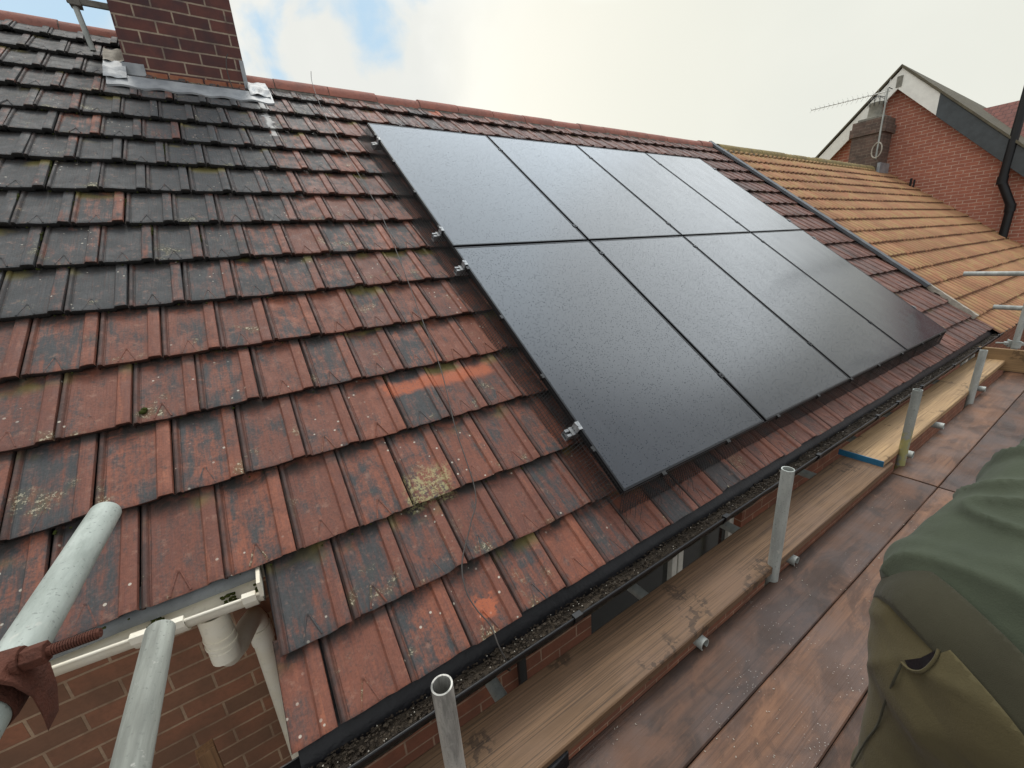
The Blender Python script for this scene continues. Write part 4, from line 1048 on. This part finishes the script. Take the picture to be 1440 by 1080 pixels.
hb = blob([('e', hd+Vector((.035,0,.02)), (.108,.084,.092), Euler((0,.5,0)))], .008, 2, folds=lambda p: .006*noise.noise(p*40), clip=[(hd+Vector((.08,0,-.01)), Vector((.75,0,-.66)))])
put(hb, 'hair', M['hair'], person)
# pocket mouth, shade drawn in black, and side seam laid on the cloth
from mathutils.bvhtree import BVHTree
bv = BVHTree.FromPolygons([v.co.copy() for v in to.data.vertices], [tuple(p.vertices) for p in to.data.polygons])
def on_cloth(x, y, push=.001):
    d = (rx*((x-720)/567.83)+ry*((y-540)/567.83)+rz).normalized(); h = bv.ray_cast(CAM, d)
    return (h[0]+h[1]*push) if h[0] else None
top_ = [(1274,929),(1284,928),(1296,926),(1306,921),(1317,915)]; low_ = [(1279,938),(1287,942),(1296,942),(1306,936),(1314,925)]
A1 = [on_cloth(x, y, .0018) for x, y in top_]; A2 = [on_cloth(x, y, .0018) for x, y in low_]
if all(A1) and all(A2):
    q = MB(); q.loft([A1, A2], closed=False); q.build('pocket_mouth', M['felt'], to, True, 60).matrix_parent_inverse = Matrix.Identity(4)
    q = MB(); q.tube(smooth_path([on_cloth(x, y, .002) for x, y in ((1270,932),(1279,940),(1288,944),(1298,944),(1308,938),(1318,925),(1322,914))], 3), .0022, 6); q.build('pocket_welt', M['trouser'], to, True, 60).matrix_parent_inverse = Matrix.Identity(4)
seam = [on_cloth(x, y, .0022) for x, y in ((1270,934),(1258,960),(1246,990),(1236,1020),(1218,1045),(1200,1078))]
seam = [p for p in seam if p]
if len(seam) > 2:
    q = MB(); q.tube(smooth_path(seam, 4), .0016, 6); q.build('side_seam', M['band'], to, True, 60).matrix_parent_inverse = Matrix.Identity(4)

# ------------------------------------------------------------------ sky and light
w = bpy.data.worlds.new('World'); scene.world = w; w.use_nodes = True; t = w.node_tree; t.nodes.clear()
N_ = t.nodes.new; L_ = t.links.new
wo = N_('ShaderNodeOutputWorld'); bg = N_('ShaderNodeBackground'); L_(bg.outputs[0], wo.inputs[0]); bg.inputs[1].default_value = .1
sky = N_('ShaderNodeTexSky'); sky.sky_type = 'NISHITA'; sky.sun_disc = False
sun_dir = Vector((.05,.44,.90)).normalized()
sky.sun_elevation = math.asin(sun_dir.z); sky.sun_rotation = math.atan2(sun_dir.x, sun_dir.y)
tc = N_('ShaderNodeTexCoord')
def wn(op, a, b=0., c=None):
    nd = N_('ShaderNodeMath'); nd.operation = op
    for i, v in enumerate((a, b) if c is None else (a, b, c)):
        if hasattr(v, 'links'): L_(v, nd.inputs[i])
        else: nd.inputs[i].default_value = v
    return nd.outputs[0]
def wramp(f, a, b, lo=0., hi=1.):
    nd = N_('ShaderNodeMapRange'); L_(f, nd.inputs[0]); nd.interpolation_type = 'SMOOTHSTEP'
    for i, v in ((1,a),(2,b),(3,lo),(4,hi)): nd.inputs[i].default_value = v
    return nd.outputs[0]
def wnoise(sc, det, loc=(0,0,0), scl=(1,1,1), dist=0):
    mp = N_('ShaderNodeMapping'); L_(tc.outputs['Generated'], mp.inputs[0]); mp.inputs['Location'].default_value = loc; mp.inputs['Scale'].default_value = scl
    nd = N_('ShaderNodeTexNoise'); L_(mp.outputs[0], nd.inputs[0]); nd.inputs['Scale'].default_value = sc; nd.inputs['Detail'].default_value = det; nd.inputs['Distortion'].default_value = dist
    return nd.outputs[0]
def wdot(d):
    d = Vector(d).normalized(); nd = N_('ShaderNodeVectorMath'); nd.operation = 'DOT_PRODUCT'; L_(tc.outputs['Generated'], nd.inputs[0]); nd.inputs[1].default_value = d; return nd.outputs['Value']
def wmix(f, a, b):
    nd = N_('ShaderNodeMix'); nd.data_type = 'RGBA'
    for i, v in ((0, f), (6, a), (7, b)):
        if hasattr(v, 'links'): L_(v, nd.inputs[i])
        else: nd.inputs[i].default_value = v if i == 0 else (*v, 1)
    return nd.outputs[2]
def pdir(x, y): return (rx*((x-720)/567.83) + ry*((y-540)/567.83) + rz).normalized()
K = 10.0     # cloud colours below are radiances; background strength is .1
def cl(r_, g_, b_, k=1.): return (r_*K*k, g_*K*k, b_*K*k)
c_far = wmix(wramp(wnoise(3.6, 8, (3,1,2), dist=.4), .38, .64), cl(.79,.80,.76), cl(.93,.93,.88))
c_glow = wmix(wramp(wdot(pdir(850,130)), .93, 1.0, 0, .9), c_far, cl(.98,.95,.83))
right = wmix(wramp(wdot(pdir(1350,60)), .70, .99, 0, .75), c_glow, cl(.77,.78,.70))
dome = wmix(wramp(wnoise(2.0, 4, (7,1,2)), .35, .65), cl(.64,.66,.69), cl(.88,.90,.90))
sepz = N_('ShaderNodeSeparateXYZ'); L_(tc.outputs['Generated'], sepz.inputs[0])
right = wmix(wramp(sepz.outputs[2], .42, .66), right, cl(1.12,1.17,1.22))
back = wramp(sepz.outputs[1], .1, -.6)                      # thicker cloud behind the viewer
c_all = wmix(back, right, dome)
hot = wramp(wn('ADD', wdot((.50,.36,.79)), wn('MULTIPLY', wn('SUBTRACT', wnoise(2.6,4,(2,5,1)), .5), .10)), .885, .985)
c_all = wmix(hot, c_all, cl(2.3,2.55,2.75))                   # thin bright cloud high in front
hot2 = wramp(wn('ADD', wdot((.80,.10,.59)), wn('MULTIPLY', wn('SUBTRACT', wnoise(2.6,4,(2,5,1)), .5), .06)), .938, .992)
c_all = wmix(hot2, c_all, cl(2.1,2.23,2.3))
# openings of blue
n1 = wnoise(7.5, 6, (1.3,.4,2), dist=.3)
def hole(x, y, r0, r1):
    return wramp(wn('ADD', wdot(pdir(x, y)), wn('MULTIPLY', wn('SUBTRACT', n1, .5), .045)), r0, r1)
h1 = hole(536, 66, .9955, 1.006); h2 = hole(95, 5, .985, 1.0); h3 = hole(375, -8, .9965, 1.004)
hh = wn('MAXIMUM', wn('MAXIMUM', h1, h2), h3)
blue = wmix(.75, sky.outputs[0], cl(.46,.72,.92))
fin = wmix(wn('MULTIPLY', hh, .8), c_all, blue)
L_(fin, bg.inputs[0])
sl = bpy.data.lights.new('sun', 'SUN'); sl.energy = 1.4; sl.angle = R(20); sl.color = (1,.95,.86)
so = bpy.data.objects.new('sun', sl); col.objects.link(so); so.rotation_euler = sun_dir.to_track_quat('Z', 'Y').to_euler()
scene.view_settings.view_transform = 'Standard'; scene.view_settings.look = 'None'; scene.view_settings.exposure = .10; scene.view_settings.gamma = 1
scene.render.engine = 'CYCLES'
